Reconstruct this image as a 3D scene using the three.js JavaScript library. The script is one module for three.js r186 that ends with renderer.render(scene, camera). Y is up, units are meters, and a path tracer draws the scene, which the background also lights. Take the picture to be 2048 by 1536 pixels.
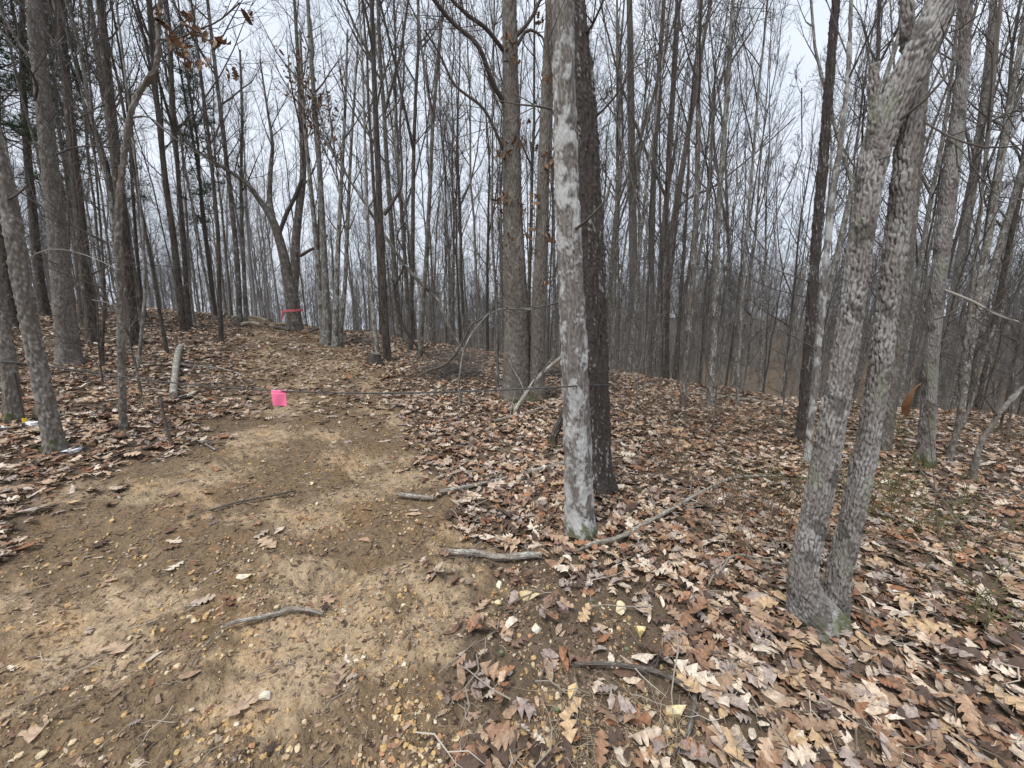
import * as THREE from 'three';
import { createNoise2D, createNoise3D } from 'simplex-noise';
import { ConvexGeometry } from 'three/addons/geometries/ConvexGeometry.js';

// ------------------------------------------------------------------ camera, sky, sun, exposure
const PITCH = 9.7 * Math.PI / 180, EYE = 1.5, F = 768;            // ultra-wide phone lens, tilted a little down
const scene = new THREE.Scene();
const camera = new THREE.PerspectiveCamera(2 * Math.atan(768 / F) * 180 / Math.PI, 4 / 3, 0.05, 600);
camera.position.set(0, EYE, 0);
camera.rotation.set(-PITCH, 0, 0);
const renderer = new THREE.WebGLRenderer({ antialias: true });
renderer.toneMapping = THREE.LinearToneMapping;
renderer.toneMappingExposure = 1.95;
renderer.shadowMap.enabled = true;

function mulberry(a) { return () => { a = (a + 0x6d2b79f5) | 0; let t = Math.imul(a ^ (a >>> 15), 1 | a); t = (t + Math.imul(t ^ (t >>> 7), 61 | t)) ^ t; return ((t ^ (t >>> 14)) >>> 0) / 4294967296; }; }
const n2 = createNoise2D(mulberry(11)), n3 = createNoise3D(mulberry(12));
const clamp = (x, a = 0, b = 1) => Math.min(b, Math.max(a, x));
const lerp = (a, b, t) => a + (b - a) * t;
const smooth = (a, b, x) => { const t = clamp((x - a) / (b - a)); return t * t * (3 - 2 * t); };
const fbm2 = (x, y, o = 4) => { let s = 0, a = 0.5; for (let i = 0; i < o; i++) { s += a * n2(x, y); x = x * 2.03 + 17; y = y * 2.03 - 9; a *= 0.5; } return s; };
const V = (x, y, z) => new THREE.Vector3(x, y, z);

{ // overcast sky: pale, softly mottled cloud all round
  const w = 512, h = 256, d = new Float32Array(w * h * 4);
  for (let j = 0; j < h; j++) for (let i = 0; i < w; i++) {
    const el = ((j + 0.5) / h - 0.5) * Math.PI, az = (i + 0.5) / w * Math.PI * 2;
    const x = Math.cos(az) * Math.cos(el), z = Math.sin(az) * Math.cos(el), y = Math.sin(el);
    const c = n3(x * 2.2, y * 5, z * 2.2) * 0.6 + n3(x * 5, y * 11, z * 5) * 0.3;
    const up = smooth(-0.05, 0.7, y), k = (0.49 + 0.05 * up) * (1 + 0.10 * c);
    const o = (j * w + i) * 4;
    d[o] = k * (0.875 + 0.04 * c); d[o + 1] = k * (0.95 + 0.02 * c); d[o + 2] = k * 1.07; d[o + 3] = 1;
  }
  const t = new THREE.DataTexture(d, w, h, THREE.RGBAFormat, THREE.FloatType);
  t.mapping = THREE.EquirectangularReflectionMapping; t.magFilter = t.minFilter = THREE.LinearFilter; t.needsUpdate = true;
  scene.background = t; scene.environment = t;
}
const sun = new THREE.DirectionalLight(new THREE.Color(1, 0.97, 0.92), 1.5);
sun.position.set(-14, 46, 10); sun.target.position.set(0, 0, -8);
sun.castShadow = true; sun.shadow.radius = 30; sun.shadow.mapSize.set(2048, 2048);
Object.assign(sun.shadow.camera, { left: -40, right: 40, top: 40, bottom: -40, near: 1, far: 140 });
scene.add(sun, sun.target);

// ------------------------------------------------------------------ the lie of the land
const soft = (x, k) => Math.log(1 + Math.exp(clamp(x / k, -40, 40))) * k;
function landH(x, z) {
  const d = -z, dd = d - 1.25 * soft(d - 13.5, 1.2), xx = -17 + soft(x + 17, 1.5);
  const plane = -0.085 * xx + 0.055 * dd - 0.08;
  let h = -0.16 + soft(plane + 0.16, 0.06);
  const past = (x - 2.5) * 0.447 - (z + 9.5) * 0.894;            // beyond the brow on the right the land falls into a hollow
  if (past > -6) h -= Math.min(0.27 * soft(past - 0.4, 0.7), 9 + 0 * x);
  const far = past - 36; if (far > -12) h += Math.min(7, 0.2 * soft(far, 4)) * smooth(0, 50, x);
  return h;
}
const TRAIL = [[-0.9, 1.5, 1.5], [-1.05, 0.2, 1.35], [-1.5, -1.85, 1.2], [-1.85, -2.8, 1.12], [-2.15, -4.24, 0.9], [-3.0, -6, 0.95], [-4.4, -8.2, 1.1], [-7.0, -12, 1.15], [-10, -17, 1.2]];
function trailDist(x, z) {          // distance from the trail's middle, as a share of its half width
  let best = 1e9;
  for (let i = 0; i + 1 < TRAIL.length; i++) {
    const [ax, az, aw] = TRAIL[i], [bx, bz, bw] = TRAIL[i + 1], dx = bx - ax, dz = bz - az;
    const t = clamp(((x - ax) * dx + (z - az) * dz) / (dx * dx + dz * dz));
    best = Math.min(best, Math.hypot(x - ax - t * dx, z - az - t * dz) / lerp(aw, bw, t));
  }
  return best;
}
function trailMid(z) { for (let i = 0; i + 1 < TRAIL.length; i++) if (z <= TRAIL[i][1] && z >= TRAIL[i + 1][1]) return lerp(TRAIL[i][0], TRAIL[i + 1][0], (z - TRAIL[i][1]) / (TRAIL[i + 1][1] - TRAIL[i][1])); return z > 1.5 ? TRAIL[0][0] : TRAIL.at(-1)[0]; }
function vergeAt(x, z) {             // torn bank and verge in the foreground: dark soil, half hidden by leaves
  const cut = Math.hypot((x - 0.42) / 0.40, (z + 1.12) / 0.36) + 0.25 * n2(x * 5, z * 5), verge = Math.hypot((x - 0.1) / 0.62, (z + 1.5) / 0.85) + 0.3 * n2(x * 3 + 4, z * 3);
  return Math.max(1 - smooth(0.7, 1.15, cut), 1 - smooth(0.6, 1.2, verge));
}
function mudAt(x, z) {              // 1 bare mud, 0 under leaves
  const t = trailDist(x, z) + 0.24 * n2(x * 1.3, z * 1.3) + 0.16 * n2(x * 4, z * 4) + 0.08 * n2(x * 11, z * 11);
  return 1 - smooth(0.68, 1.34, t);
}
function groundH(x, z) {
  const r = Math.hypot(x, z), near = 1 - smooth(9, 22, r);
  let h = landH(x, z) + 0.05 * n2(x * 0.5, z * 0.5) * smooth(1, 5, r);
  if (near > 0) {
    const m = Math.max(mudAt(x, z), 0.7 * vergeAt(x, z));
    h += near * (0.016 * n2(x * 2.1, z * 2.1) + 0.008 * n2(x * 6, z * 6));
    if (m > 0.02 && r < 9) {
      const c = n2(x * 14 + 3, z * 14), e = n2(x * 37, z * 37 + 5);
      h += m * (0.013 * c * Math.abs(c) + 0.006 * e + 0.005 * (r < 4.5 ? n2(x * 80, z * 80) : 0) - 0.012);
      h += m * 0.02 * (smooth(0.25, 0.6, n2(x * 1.1 - 7, z * 1.7)) - 0.4); const tr = x - trailMid(z); h -= m * 0.022 * (Math.exp(-Math.pow((tr - 0.62) / 0.16, 2)) + Math.exp(-Math.pow((tr + 0.66) / 0.17, 2))) * (0.6 + 0.6 * n2(x * 0.8, z * 0.8));
    }
  }
  return h;
}
// a sight line of the photograph, and where it meets the land
function ray(px, py) { const cx = (px - 1024) / F, cy = (768 - py) / F; return V(cx, cy * Math.cos(PITCH) - Math.sin(PITCH), -Math.cos(PITCH) - cy * Math.sin(PITCH)); }
function onLand(px, py) {
  const d = ray(px, py); let t = 0.4;
  for (; t < 90; t += 0.05) if (EYE + d.y * t < groundH(d.x * t, d.z * t)) break;
  let a = t - 0.05, b = t; for (let i = 0; i < 12; i++) { const m = (a + b) / 2; if (EYE + d.y * m < groundH(d.x * m, d.z * m)) b = m; else a = m; }
  return V(d.x * b, groundH(d.x * b, d.z * b), d.z * b);
}
const atZ = (px, py, z) => { const d = ray(px, py), t = z / d.z; return V(d.x * t, EYE + d.y * t, z); };
const span = (wpx, px, py, z) => { const d = ray(px, py); return wpx / F * (z / d.z) * Math.cos(Math.atan(d.x)); };       // width in metres of wpx at that depth

// ------------------------------------------------------------------ textures (grain and colour only)
function hash(i, j, s) { let h = Math.imul(i, 374761393) + Math.imul(j, 668265263) + Math.imul(s, 982451653); h = Math.imul(h ^ (h >>> 13), 1274126177); return ((h ^ (h >>> 16)) >>> 0) / 4294967296; }
function pn(x, y, px, py, s) { // periodic value noise
  const i = Math.floor(x), j = Math.floor(y), u = x - i, v = y - j, a = u * u * (3 - 2 * u), b = v * v * (3 - 2 * v), M = (k, p) => ((k % p) + p) % p;
  const c = (ii, jj) => hash(M(ii, px), M(jj, py), s);
  return lerp(lerp(c(i, j), c(i + 1, j), a), lerp(c(i, j + 1), c(i + 1, j + 1), a), b);
}
function tex(w, h, f, srgb) {
  const d = new Uint8Array(w * h * 4);
  for (let j = 0; j < h; j++) for (let i = 0; i < w; i++) { const c = f(i / w, j / h), o = (j * w + i) * 4; for (let k = 0; k < 3; k++) d[o + k] = clamp(Math.round((c[k] ?? c[0]) * 255), 0, 255); d[o + 3] = 255; }
  const t = new THREE.DataTexture(d, w, h); t.wrapS = t.wrapT = THREE.RepeatWrapping; t.magFilter = THREE.LinearFilter; t.minFilter = THREE.LinearMipmapLinearFilter; t.generateMipmaps = true; if (srgb) t.colorSpace = THREE.SRGBColorSpace; t.needsUpdate = true; return t;
}
function barkField(u, v, s) {        // upright plates with furrows between; u across 0.5 m, v along 1 m
  const wx = pn(u * 6, v * 10, 6, 10, s + 1) * 0.16, x = u + wx * 0.35;
  const a = pn(x * 14, v * 6, 14, 6, s), b = pn(x * 28 + 3, v * 14, 28, 14, s + 2), c = pn(u * 64, v * 48, 64, 48, s + 3);
  const ridge = 1 - Math.abs(a * 2 - 1) * 0.9, plate = smooth(0.25, 0.75, ridge * 0.6 + b * 0.5);
  return { plate, fine: c, patch: pn(u * 5, v * 8, 5, 8, s + 5) * 0.6 + pn(u * 17, v * 23, 17, 23, s + 6) * 0.4, speck: pn(u * 40, v * 60, 40, 60, s + 7) };
}
function barkMaps(s, base, plateC, lichen, amount) {
  const map = tex(256, 512, (u, v) => {
    const f = barkField(u, v, s), L = smooth(1 - amount - 0.04, 1 - amount + 0.05, f.patch * 0.75 + f.speck * 0.3), g = 0.78 + 0.44 * f.fine;
    return [0, 1, 2].map((k) => lerp(lerp(base[k], plateC[k], f.plate), lichen[k], L) * g);
  }, true);
  const bump = tex(256, 512, (u, v) => { const f = barkField(u, v, s); return [clamp(0.2 + f.plate * 0.6 + f.fine * 0.2)]; });
  return { map, bumpMap: bump, bumpScale: 0.014, roughness: 0.95 };
}
const std = (o) => new THREE.MeshStandardMaterial({ roughness: 0.95, metalness: 0, side: THREE.DoubleSide, ...o });
const rgb = (r, g, b) => new THREE.Color().setRGB(r, g, b);
const M = {};
M.bark = [
  std(barkMaps(3, [0.30, 0.27, 0.24], [0.455, 0.43, 0.40], [0.63, 0.63, 0.605], 0.30)),
  std(barkMaps(23, [0.235, 0.205, 0.18], [0.36, 0.33, 0.30], [0.54, 0.53, 0.505], 0.22)),
  std(barkMaps(41, [0.35, 0.32, 0.295], [0.505, 0.485, 0.455], [0.68, 0.68, 0.655], 0.40)),
];
M.hero = std({ vertexColors: true });
M.twig = std({ color: rgb(0.10, 0.086, 0.077) });
M.paleTwig = std({ color: rgb(0.30, 0.275, 0.24) });
M.stick = std({ ...barkMaps(57, [0.36, 0.32, 0.28], [0.56, 0.53, 0.49], [0.70, 0.70, 0.67], 0.36), bumpScale: 0.006 });
M.darkStick = std({ ...barkMaps(61, [0.24, 0.21, 0.185], [0.40, 0.37, 0.34], [0.58, 0.58, 0.55], 0.3), bumpScale: 0.005 });
M.vine = std({ color: rgb(0.07, 0.052, 0.042) });
const leafMap = tex(128, 128, (u, v) => { // mid rib, side veins, blotches
  const z = Math.abs(v - 0.5), rib = 1 - smooth(0.004, 0.016, z), side = Math.abs((((u - z * 0.9) * 9) % 1 + 1) % 1 - 0.5), vein = (1 - smooth(0.02, 0.09, side)) * (1 - rib) * 0.5;
  const b = pn(u * 7, v * 7, 7, 7, 91) * 0.5 + pn(u * 21, v * 21, 21, 21, 92) * 0.5;
  const k = 0.70 + 0.36 * b; return [k + rib * 0.10 + vein * 0.06, k * 0.985 + rib * 0.10 + vein * 0.06, k * 0.96 + rib * 0.09 + vein * 0.05];
}, true);
M.leaf = std({ map: leafMap, roughness: 0.72 });
const LEAFC = [[0.42, 0.285, 0.195], [0.49, 0.36, 0.26], [0.60, 0.49, 0.39], [0.41, 0.345, 0.315], [0.30, 0.175, 0.11], [0.36, 0.175, 0.095], [0.70, 0.61, 0.52], [0.18, 0.105, 0.072], [0.54, 0.39, 0.24], [0.33, 0.265, 0.245], [0.10, 0.064, 0.048], [0.245, 0.155, 0.115]];
const LEAFW = [16, 15, 14, 10, 12, 9, 10, 9, 3, 8, 7, 8];
function leafColor(r, wet = 0) { let k = r() * LEAFW.reduce((a, b) => a + b, 0), i = 0; while ((k -= LEAFW[i]) > 0) i++; const g = 0.84 + 0.4 * r(), c = LEAFC[i]; return rgb(c[0] * g * (1 - wet), c[1] * g * (1 - wet), c[2] * g * (1 - wet * 0.9)); }
const leafMats = Array.from({ length: 16 }, (_, i) => { const r = mulberry(900 + i); return std({ map: leafMap, roughness: 0.72, color: leafColor(r) }); });

// ------------------------------------------------------------------ geometry collector
class G {
  constructor() { this.p = []; this.n = []; this.u = []; this.c = []; this.i = []; this.hasC = false; }
  tube(pts, rad, sides, o = {}) {   // pts: Vector3[], rad: number[]
    const { tile = 0.5, v0 = 0, color, point = true } = o, N = pts.length, start = this.p.length / 3;
    let t = V().subVectors(pts[1], pts[0]).normalize(), ref = Math.abs(t.y) > 0.9 ? V(1, 0, 0) : V(0, 1, 0), nx = V().crossVectors(t, ref).normalize(), s = v0;
    const k = Math.max(1, Math.round(2 * Math.PI * rad[0] / tile));
    for (let a = 0; a < N; a++) {
      if (a) s += pts[a].distanceTo(pts[a - 1]);
      t.subVectors(pts[Math.min(N - 1, a + 1)], pts[Math.max(0, a - 1)]).normalize();
      nx.addScaledVector(t, -nx.dot(t)).normalize(); const by = V().crossVectors(t, nx);
      for (let b = 0; b <= sides; b++) {
        const w = b / sides * Math.PI * 2, c = Math.cos(w), d = Math.sin(w), x = nx.x * c + by.x * d, y = nx.y * c + by.y * d, z = nx.z * c + by.z * d;
        this.p.push(pts[a].x + x * rad[a], pts[a].y + y * rad[a], pts[a].z + z * rad[a]); this.n.push(x, y, z); this.u.push(b / sides * k, s / (2 * tile)); if (color) { this.c.push(...color); this.hasC = true; }
      }
    }
    for (let a = 0; a + 1 < N; a++) for (let b = 0; b < sides; b++) { const q = start + a * (sides + 1) + b, w = q + sides + 1; this.i.push(q, q + 1, w); if (rad[a + 1] > 1e-4) this.i.push(q + 1, w + 1, w); }
    if (o.cap) this.cap(pts[N - 1], start + (N - 1) * (sides + 1), sides, V().subVectors(pts[N - 1], pts[N - 2]).normalize(), color);
    if (o.cap0) this.cap(pts[0], start, sides, V().subVectors(pts[0], pts[1]).normalize(), color, true);
  }
  cap(c, from, sides, n, color, back) {
    const at = this.p.length / 3; this.p.push(c.x, c.y, c.z); this.n.push(n.x, n.y, n.z); this.u.push(0.5, 0.5); if (color) this.c.push(...color);
    for (let b = 0; b <= sides; b++) { const q = (from + b) * 3; this.p.push(this.p[q], this.p[q + 1], this.p[q + 2]); this.n.push(n.x, n.y, n.z); this.u.push(0.5 + 0.4 * Math.cos(b), 0.5 + 0.4 * Math.sin(b)); if (color) this.c.push(...color); }
    for (let b = 0; b < sides; b++) back ? this.i.push(at, at + 2 + b, at + 1 + b) : this.i.push(at, at + 1 + b, at + 2 + b);
  }
  add(g, m, color) {
    const at = this.p.length / 3, a = g.attributes, v = V(), nm = new THREE.Matrix3().getNormalMatrix(m);
    for (let i = 0; i < a.position.count; i++) { v.fromBufferAttribute(a.position, i).applyMatrix4(m); this.p.push(v.x, v.y, v.z); v.fromBufferAttribute(a.normal, i).applyMatrix3(nm).normalize(); this.n.push(v.x, v.y, v.z); this.u.push(a.uv ? a.uv.getX(i) : 0, a.uv ? a.uv.getY(i) : 0); if (color) { this.c.push(color.r, color.g, color.b); this.hasC = true; } }
    if (g.index) for (let i = 0; i < g.index.count; i++) this.i.push(at + g.index.getX(i)); else for (let i = 0; i < a.position.count; i++) this.i.push(at + i);
  }
  build() {
    const g = new THREE.BufferGeometry();
    g.setAttribute('position', new THREE.Float32BufferAttribute(this.p, 3)); g.setAttribute('normal', new THREE.Float32BufferAttribute(this.n, 3)); g.setAttribute('uv', new THREE.Float32BufferAttribute(this.u, 2));
    if (this.hasC) g.setAttribute('color', new THREE.Float32BufferAttribute(this.c, 3));
    g.setIndex(this.i); return g;
  }
}
const used = new Map();
const numbered = (n) => { const k = used.get(n) ?? 0; used.set(n, k + 1); return k ? `${n}_${String(k).padStart(3, '0')}` : n; };
function mesh(name, geo, mat, parent) { const o = new THREE.Mesh(geo, mat); o.castShadow = o.receiveShadow = true; o.name = name; if (parent) parent.add(o); return o; }
function tag(o, label, category, group, kind) { o.userData = {}; if (label) o.userData.label = label; if (category) o.userData.category = category; if (group) o.userData.group = group; if (kind) o.userData.kind = kind; return o; }
function top(o, ...a) { o.name = numbered(o.name); scene.add(o); return tag(o, ...a); }
function group(name, at = V()) { const o = new THREE.Group(); o.name = name; o.position.copy(at); return o; }

function smoothLine(pts, rad, step, fineTo) {        // Catmull-Rom through the points, radii along
  const c = new THREE.CatmullRomCurve3(pts, false, 'centripetal'), len = c.getLength(), n = Math.max(2, Math.round(len / step)), P = [], R = [];
  const acc = [0]; for (let i = 1; i < pts.length; i++) acc.push(acc[i - 1] + pts[i].distanceTo(pts[i - 1]));
  const ts = []; const f1 = fineTo === undefined ? 1 : acc[fineTo] / acc.at(-1), nf = Math.round(n * f1); for (let i = 0; i <= nf; i++) ts.push(f1 * i / nf); if (f1 < 1) { const m = Math.ceil(len * (1 - f1) / 0.16); for (let i = 1; i <= m; i++) ts.push(f1 + (1 - f1) * i / m); }
  for (const t of ts) { P.push(c.getPointAt(t)); const s = t * acc.at(-1); let k = 0; while (k + 2 < acc.length && acc[k + 1] < s) k++; R.push(lerp(rad[k], rad[k + 1], clamp((s - acc[k]) / (acc[k + 1] - acc[k])))); }
  return { P, R, len };
}

// ------------------------------------------------------------------ ground and trail: one sheet of land, cut along the trail's edge
const ground = new THREE.Mesh(), trail = new THREE.Mesh();
{
  const az = []; for (let a = -180; a < 180;) { az.push(a); a += Math.abs(a) < 68 ? 0.36 : 5; } az.push(180);
  const rr = [0]; for (let r = 0.35; r < 260; r *= r < 12 ? 1.0165 : 1.05) rr.push(r);
  const nA = az.length, nR = rr.length, p = new Float32Array(nA * nR * 3), uv = new Float32Array(nA * nR * 2), col = new Float32Array(nA * nR * 3), mud = new Float32Array(nA * nR);
  for (let j = 0; j < nR; j++) for (let i = 0; i < nA; i++) {
    const a = az[i] * Math.PI / 180, x = Math.sin(a) * rr[j], z = -Math.cos(a) * rr[j], k = j * nA + i, m = rr[j] < 24 ? mudAt(x, z) : 0;
    p.set([x, groundH(x, z), z], k * 3); uv.set([x / 1.3, z / 1.3], k * 2); mud[k] = m;
    const w = fbm2(x * 0.9 + 5, z * 0.9, 4), f = n2(x * 9, z * 9) * 0.5 + n2(x * 23, z * 23) * 0.35, pale = smooth(-0.05, 0.35, w + 0.30 * f + 0.16 * n2(x * 4 - 8, z * 4)), rust = 0.5 * smooth(0.1, 0.45, fbm2(x * 1.7 - 30, z * 1.7, 3) + 0.2 * f);
    const dirt = [lerp(0.20, 0.42, pale), lerp(0.137, 0.31, pale), lerp(0.080, 0.203, pale)];
    dirt[0] *= 1 + 0.06 * rust; dirt[1] *= 1 - 0.08 * rust; dirt[2] *= 1 - 0.25 * rust;
    const soil = [0.135, 0.096, 0.064], g = 1 + 0.18 * f; for (let c = 0; c < 3; c++) col[k * 3 + c] = lerp(soil[c], dirt[c], smooth(0.15, 0.8, m)) * g;
  }
  const iG = [], iT = []; // the trail's own mud and the floor of the wood
  for (let j = 0; j + 1 < nR; j++) for (let i = 0; i + 1 < nA; i++) {
    const a = j * nA + i, b = a + nA, on = mud[a] > 0.5 && rr[j] < 20 ; const I = on ? iT : iG;
    if (j) I.push(a, a + 1, b); I.push(a + 1, b + 1, b);
  }
  const whole = new THREE.BufferGeometry(); whole.setAttribute('position', new THREE.BufferAttribute(p, 3)); whole.setIndex([...iG].concat(iT)); whole.computeVertexNormals();
  const mk = (idx) => { const map = new Map(), P = [], N = [], U = [], C = [], I = []; const nn = whole.attributes.normal.array;
    for (const k of idx) { let q = map.get(k); if (q === undefined) { q = P.length / 3; map.set(k, q); P.push(p[k * 3], p[k * 3 + 1], p[k * 3 + 2]); N.push(nn[k * 3], nn[k * 3 + 1], nn[k * 3 + 2]); U.push(uv[k * 2], uv[k * 2 + 1]); C.push(col[k * 3], col[k * 3 + 1], col[k * 3 + 2]); } I.push(q); }
    const g = new THREE.BufferGeometry(); g.setAttribute('position', new THREE.Float32BufferAttribute(P, 3)); g.setAttribute('normal', new THREE.Float32BufferAttribute(N, 3)); g.setAttribute('uv', new THREE.Float32BufferAttribute(U, 2)); g.setAttribute('color', new THREE.Float32BufferAttribute(C, 3)); g.setIndex(I); return g; };
  const S = 1024;
  const grit = (u, v) => pn(u * 40, v * 40, 40, 40, 71) * 0.35 + pn(u * 110, v * 110, 110, 110, 72) * 0.35 + pn(u * 300, v * 300, 300, 300, 73) * 0.3;
  const map = tex(S, S, (u, v) => { const g = grit(u, v), s = pn(u * 70 + 9, v * 70, 70, 70, 75), q = 0.66 + 0.52 * g, spot = smooth(0.80, 0.86, s), o = smooth(0.86, 0.9, pn(u * 90, v * 90 + 4, 90, 90, 77));
    return [q * lerp(1, 0.62, spot) + 0.08 * o, q * lerp(1, 0.58, spot) + 0.02 * o, q * lerp(0.98, 0.55, spot) - 0.08 * o]; }, true);
  const bump = tex(S, S, (u, v) => [grit(u, v) * 0.7 + 0.3 * pn(u * 22, v * 22, 22, 22, 79)]);
  const mat = std({ map, bumpMap: bump, bumpScale: 0.02, vertexColors: true, roughness: 0.88 });
  ground.geometry = mk(iG); ground.material = mat; ground.name = 'ground'; trail.geometry = mk(iT); trail.material = mat; trail.name = 'dirt_trail';
  for (const o of [ground, trail]) { o.castShadow = o.receiveShadow = true; scene.add(o); }
  tag(ground, 'woodland floor of dark soil under fallen brown leaves', null, null, 'structure');
  tag(trail, 'muddy tan dirt trail climbing between the trees', null, null, 'structure');
}
const project = (p) => { const y = (p.y - EYE), c = Math.cos(PITCH), s = Math.sin(PITCH), cy = y * c - p.z * s * 1, cz = -(y * s) - p.z * c; const Y = y * c + (-p.z) * s, D = -p.z * c - y * s; return { x: 1024 + F * p.x / D, y: 768 - F * Y / D, d: D }; };
console.log('ground ok', ground.geometry.index.count / 3, trail.geometry.index.count / 3);

// ------------------------------------------------------------------ leaves
function leafGeo(kind, seed, curlA, curlL, twist) {
  const r = mulberry(seed), T = [], lobes = kind === 'pointed' ? 3 : 4;
  if (kind === 'oval') for (let i = 0; i <= 9; i++) T.push([i / 9, 0.25 * Math.pow(Math.sin(Math.PI * Math.pow(i / 9, 0.85)), 0.85), 0]);
  else if (kind === 'torn') { let w = 0.1; for (let i = 0; i <= 8; i++) { const e = Math.sin(Math.PI * clamp(0.06 + 0.9 * i / 8)); w = 0.34 * e * (0.35 + 0.75 * r()); T.push([i / 8 * 0.72 + 0.1, w, (r() - 0.5) * 0.12]); } }
  else {
    T.push([0, 0.01, 0]);
    for (let l = 0; l < lobes; l++) {
      const t0 = 0.08 + 0.84 * l / lobes, dt = 0.84 / lobes, env = (kind === 'pointed' ? 0.44 : 0.31) * Math.pow(Math.sin(Math.PI * clamp(0.16 + 0.72 * (l + 0.5) / lobes)), 0.7) * (0.85 + 0.3 * r());
      const sinus = kind === 'pointed' ? 0.26 : 0.36;
      T.push([t0, env * sinus, 0]);
      if (kind === 'pointed') { T.push([t0 + dt * 0.45, env * 0.72, 0.05]); T.push([t0 + dt * 0.62, env * 1.05, 0.10]); T.push([t0 + dt * 0.78, env * 0.6, 0.05]); }
      else { T.push([t0 + dt * 0.3, env * 0.93, 0.035]); T.push([t0 + dt * 0.62, env, 0.05]); T.push([t0 + dt * 0.86, env * 0.62, 0.02]); }
    }
    T.push([0.93, kind === 'pointed' ? 0.07 : 0.10, 0]); T.push([1, 0, 0]);
  }
  const P = [], N = [], U = [], I = [];
  const put = (x, z, w) => {
    const a = curlL * (x - 0.5), R = curlL || 1e-3, bx = Math.sin(a) / R, by = (1 - Math.cos(a)) / R, nx = -Math.sin(a), ny = Math.cos(a);
    const ph = twist * (x - 0.5), cA = curlA || 1e-3, zz = Math.sin(cA * z * 2) / (cA * 2), up = (1 - Math.cos(cA * z * 2)) / (cA * 2) + w;
    P.push(bx + nx * (up * Math.cos(ph) + zz * Math.sin(ph)), by + ny * (up * Math.cos(ph) + zz * Math.sin(ph)), zz * Math.cos(ph) - up * Math.sin(ph)); U.push(x, 0.5 + z);
  };
  for (const [t, w, f] of T) { const j = () => (r() - 0.5) * 0.05, k = 0.85 + 0.3 * r(); put(t, 0, 0); put(Math.min(1.02, t + f), w * k, j()); put(Math.min(1.02, t + f), -w * (1.7 - k) , j()); }
  for (let i = 0; i + 1 < T.length; i++) { const a = i * 3, b = a + 3; I.push(a, a + 1, b, a + 1, b + 1, b, a, b, a + 2, a + 2, b, b + 2); }
  const q = P.length / 3; put(-0.2, 0.007, 0.03); put(-0.2, -0.007, 0.03); I.push(q, 0, q + 1);
  const g = new THREE.BufferGeometry(); g.setAttribute('position', new THREE.Float32BufferAttribute(P, 3)); g.setAttribute('uv', new THREE.Float32BufferAttribute(U, 2)); g.setIndex(I); g.computeVertexNormals(); return g;
}
const LEAVES = [['round', 0.5, 0.3, 0.2], ['round', 1.6, 0.9, 0.5], ['round', -1.4, 0.6, -0.7], ['round', 2.6, 0.4, 0.9], ['pointed', 0.4, 0.4, 0.2], ['pointed', 1.5, 1.2, -0.6], ['pointed', -1.1, -0.8, 0.6], ['oval', 1.2, 0.5, 0.3], ['oval', 3.2, 0.6, 0.5], ['oval', -2.2, 1.3, 0.4], ['torn', 0.8, 0.7, 0.4], ['torn', -1.2, 1.4, 0.8], ['torn', 2.2, 0.3, -0.6]]
  .map(([k, a, l, t], i) => ({ kind: k, geo: leafGeo(k, 300 + i, a, l, t) }));
const CLEAR = [[1060, 1198, 23], [1240, 1220, 18], [1281, 1268, 18], [1352, 1425, 24], [1145, 1386, 20], [1072, 1262, 12], [998, 1172, 10], [996, 1207, 10], [1094, 1178, 9], [1350, 1465, 9], [1182, 1210, 13], [1002, 1315, 13], [1252, 1308, 13], [1112, 1430, 13], [1210, 1340, 10], [1290, 1352, 10], [1335, 1366, 10], [1384, 1440, 10], [930, 1115, 14], [970, 1117, 14], [1010, 1122, 14], [1050, 1120, 14]].map(([x, y, w]) => { const p = onLand(x, y); return [p.x, p.z, span(w, x, y, p.z) * 1.25 + 0.035]; });
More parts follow.
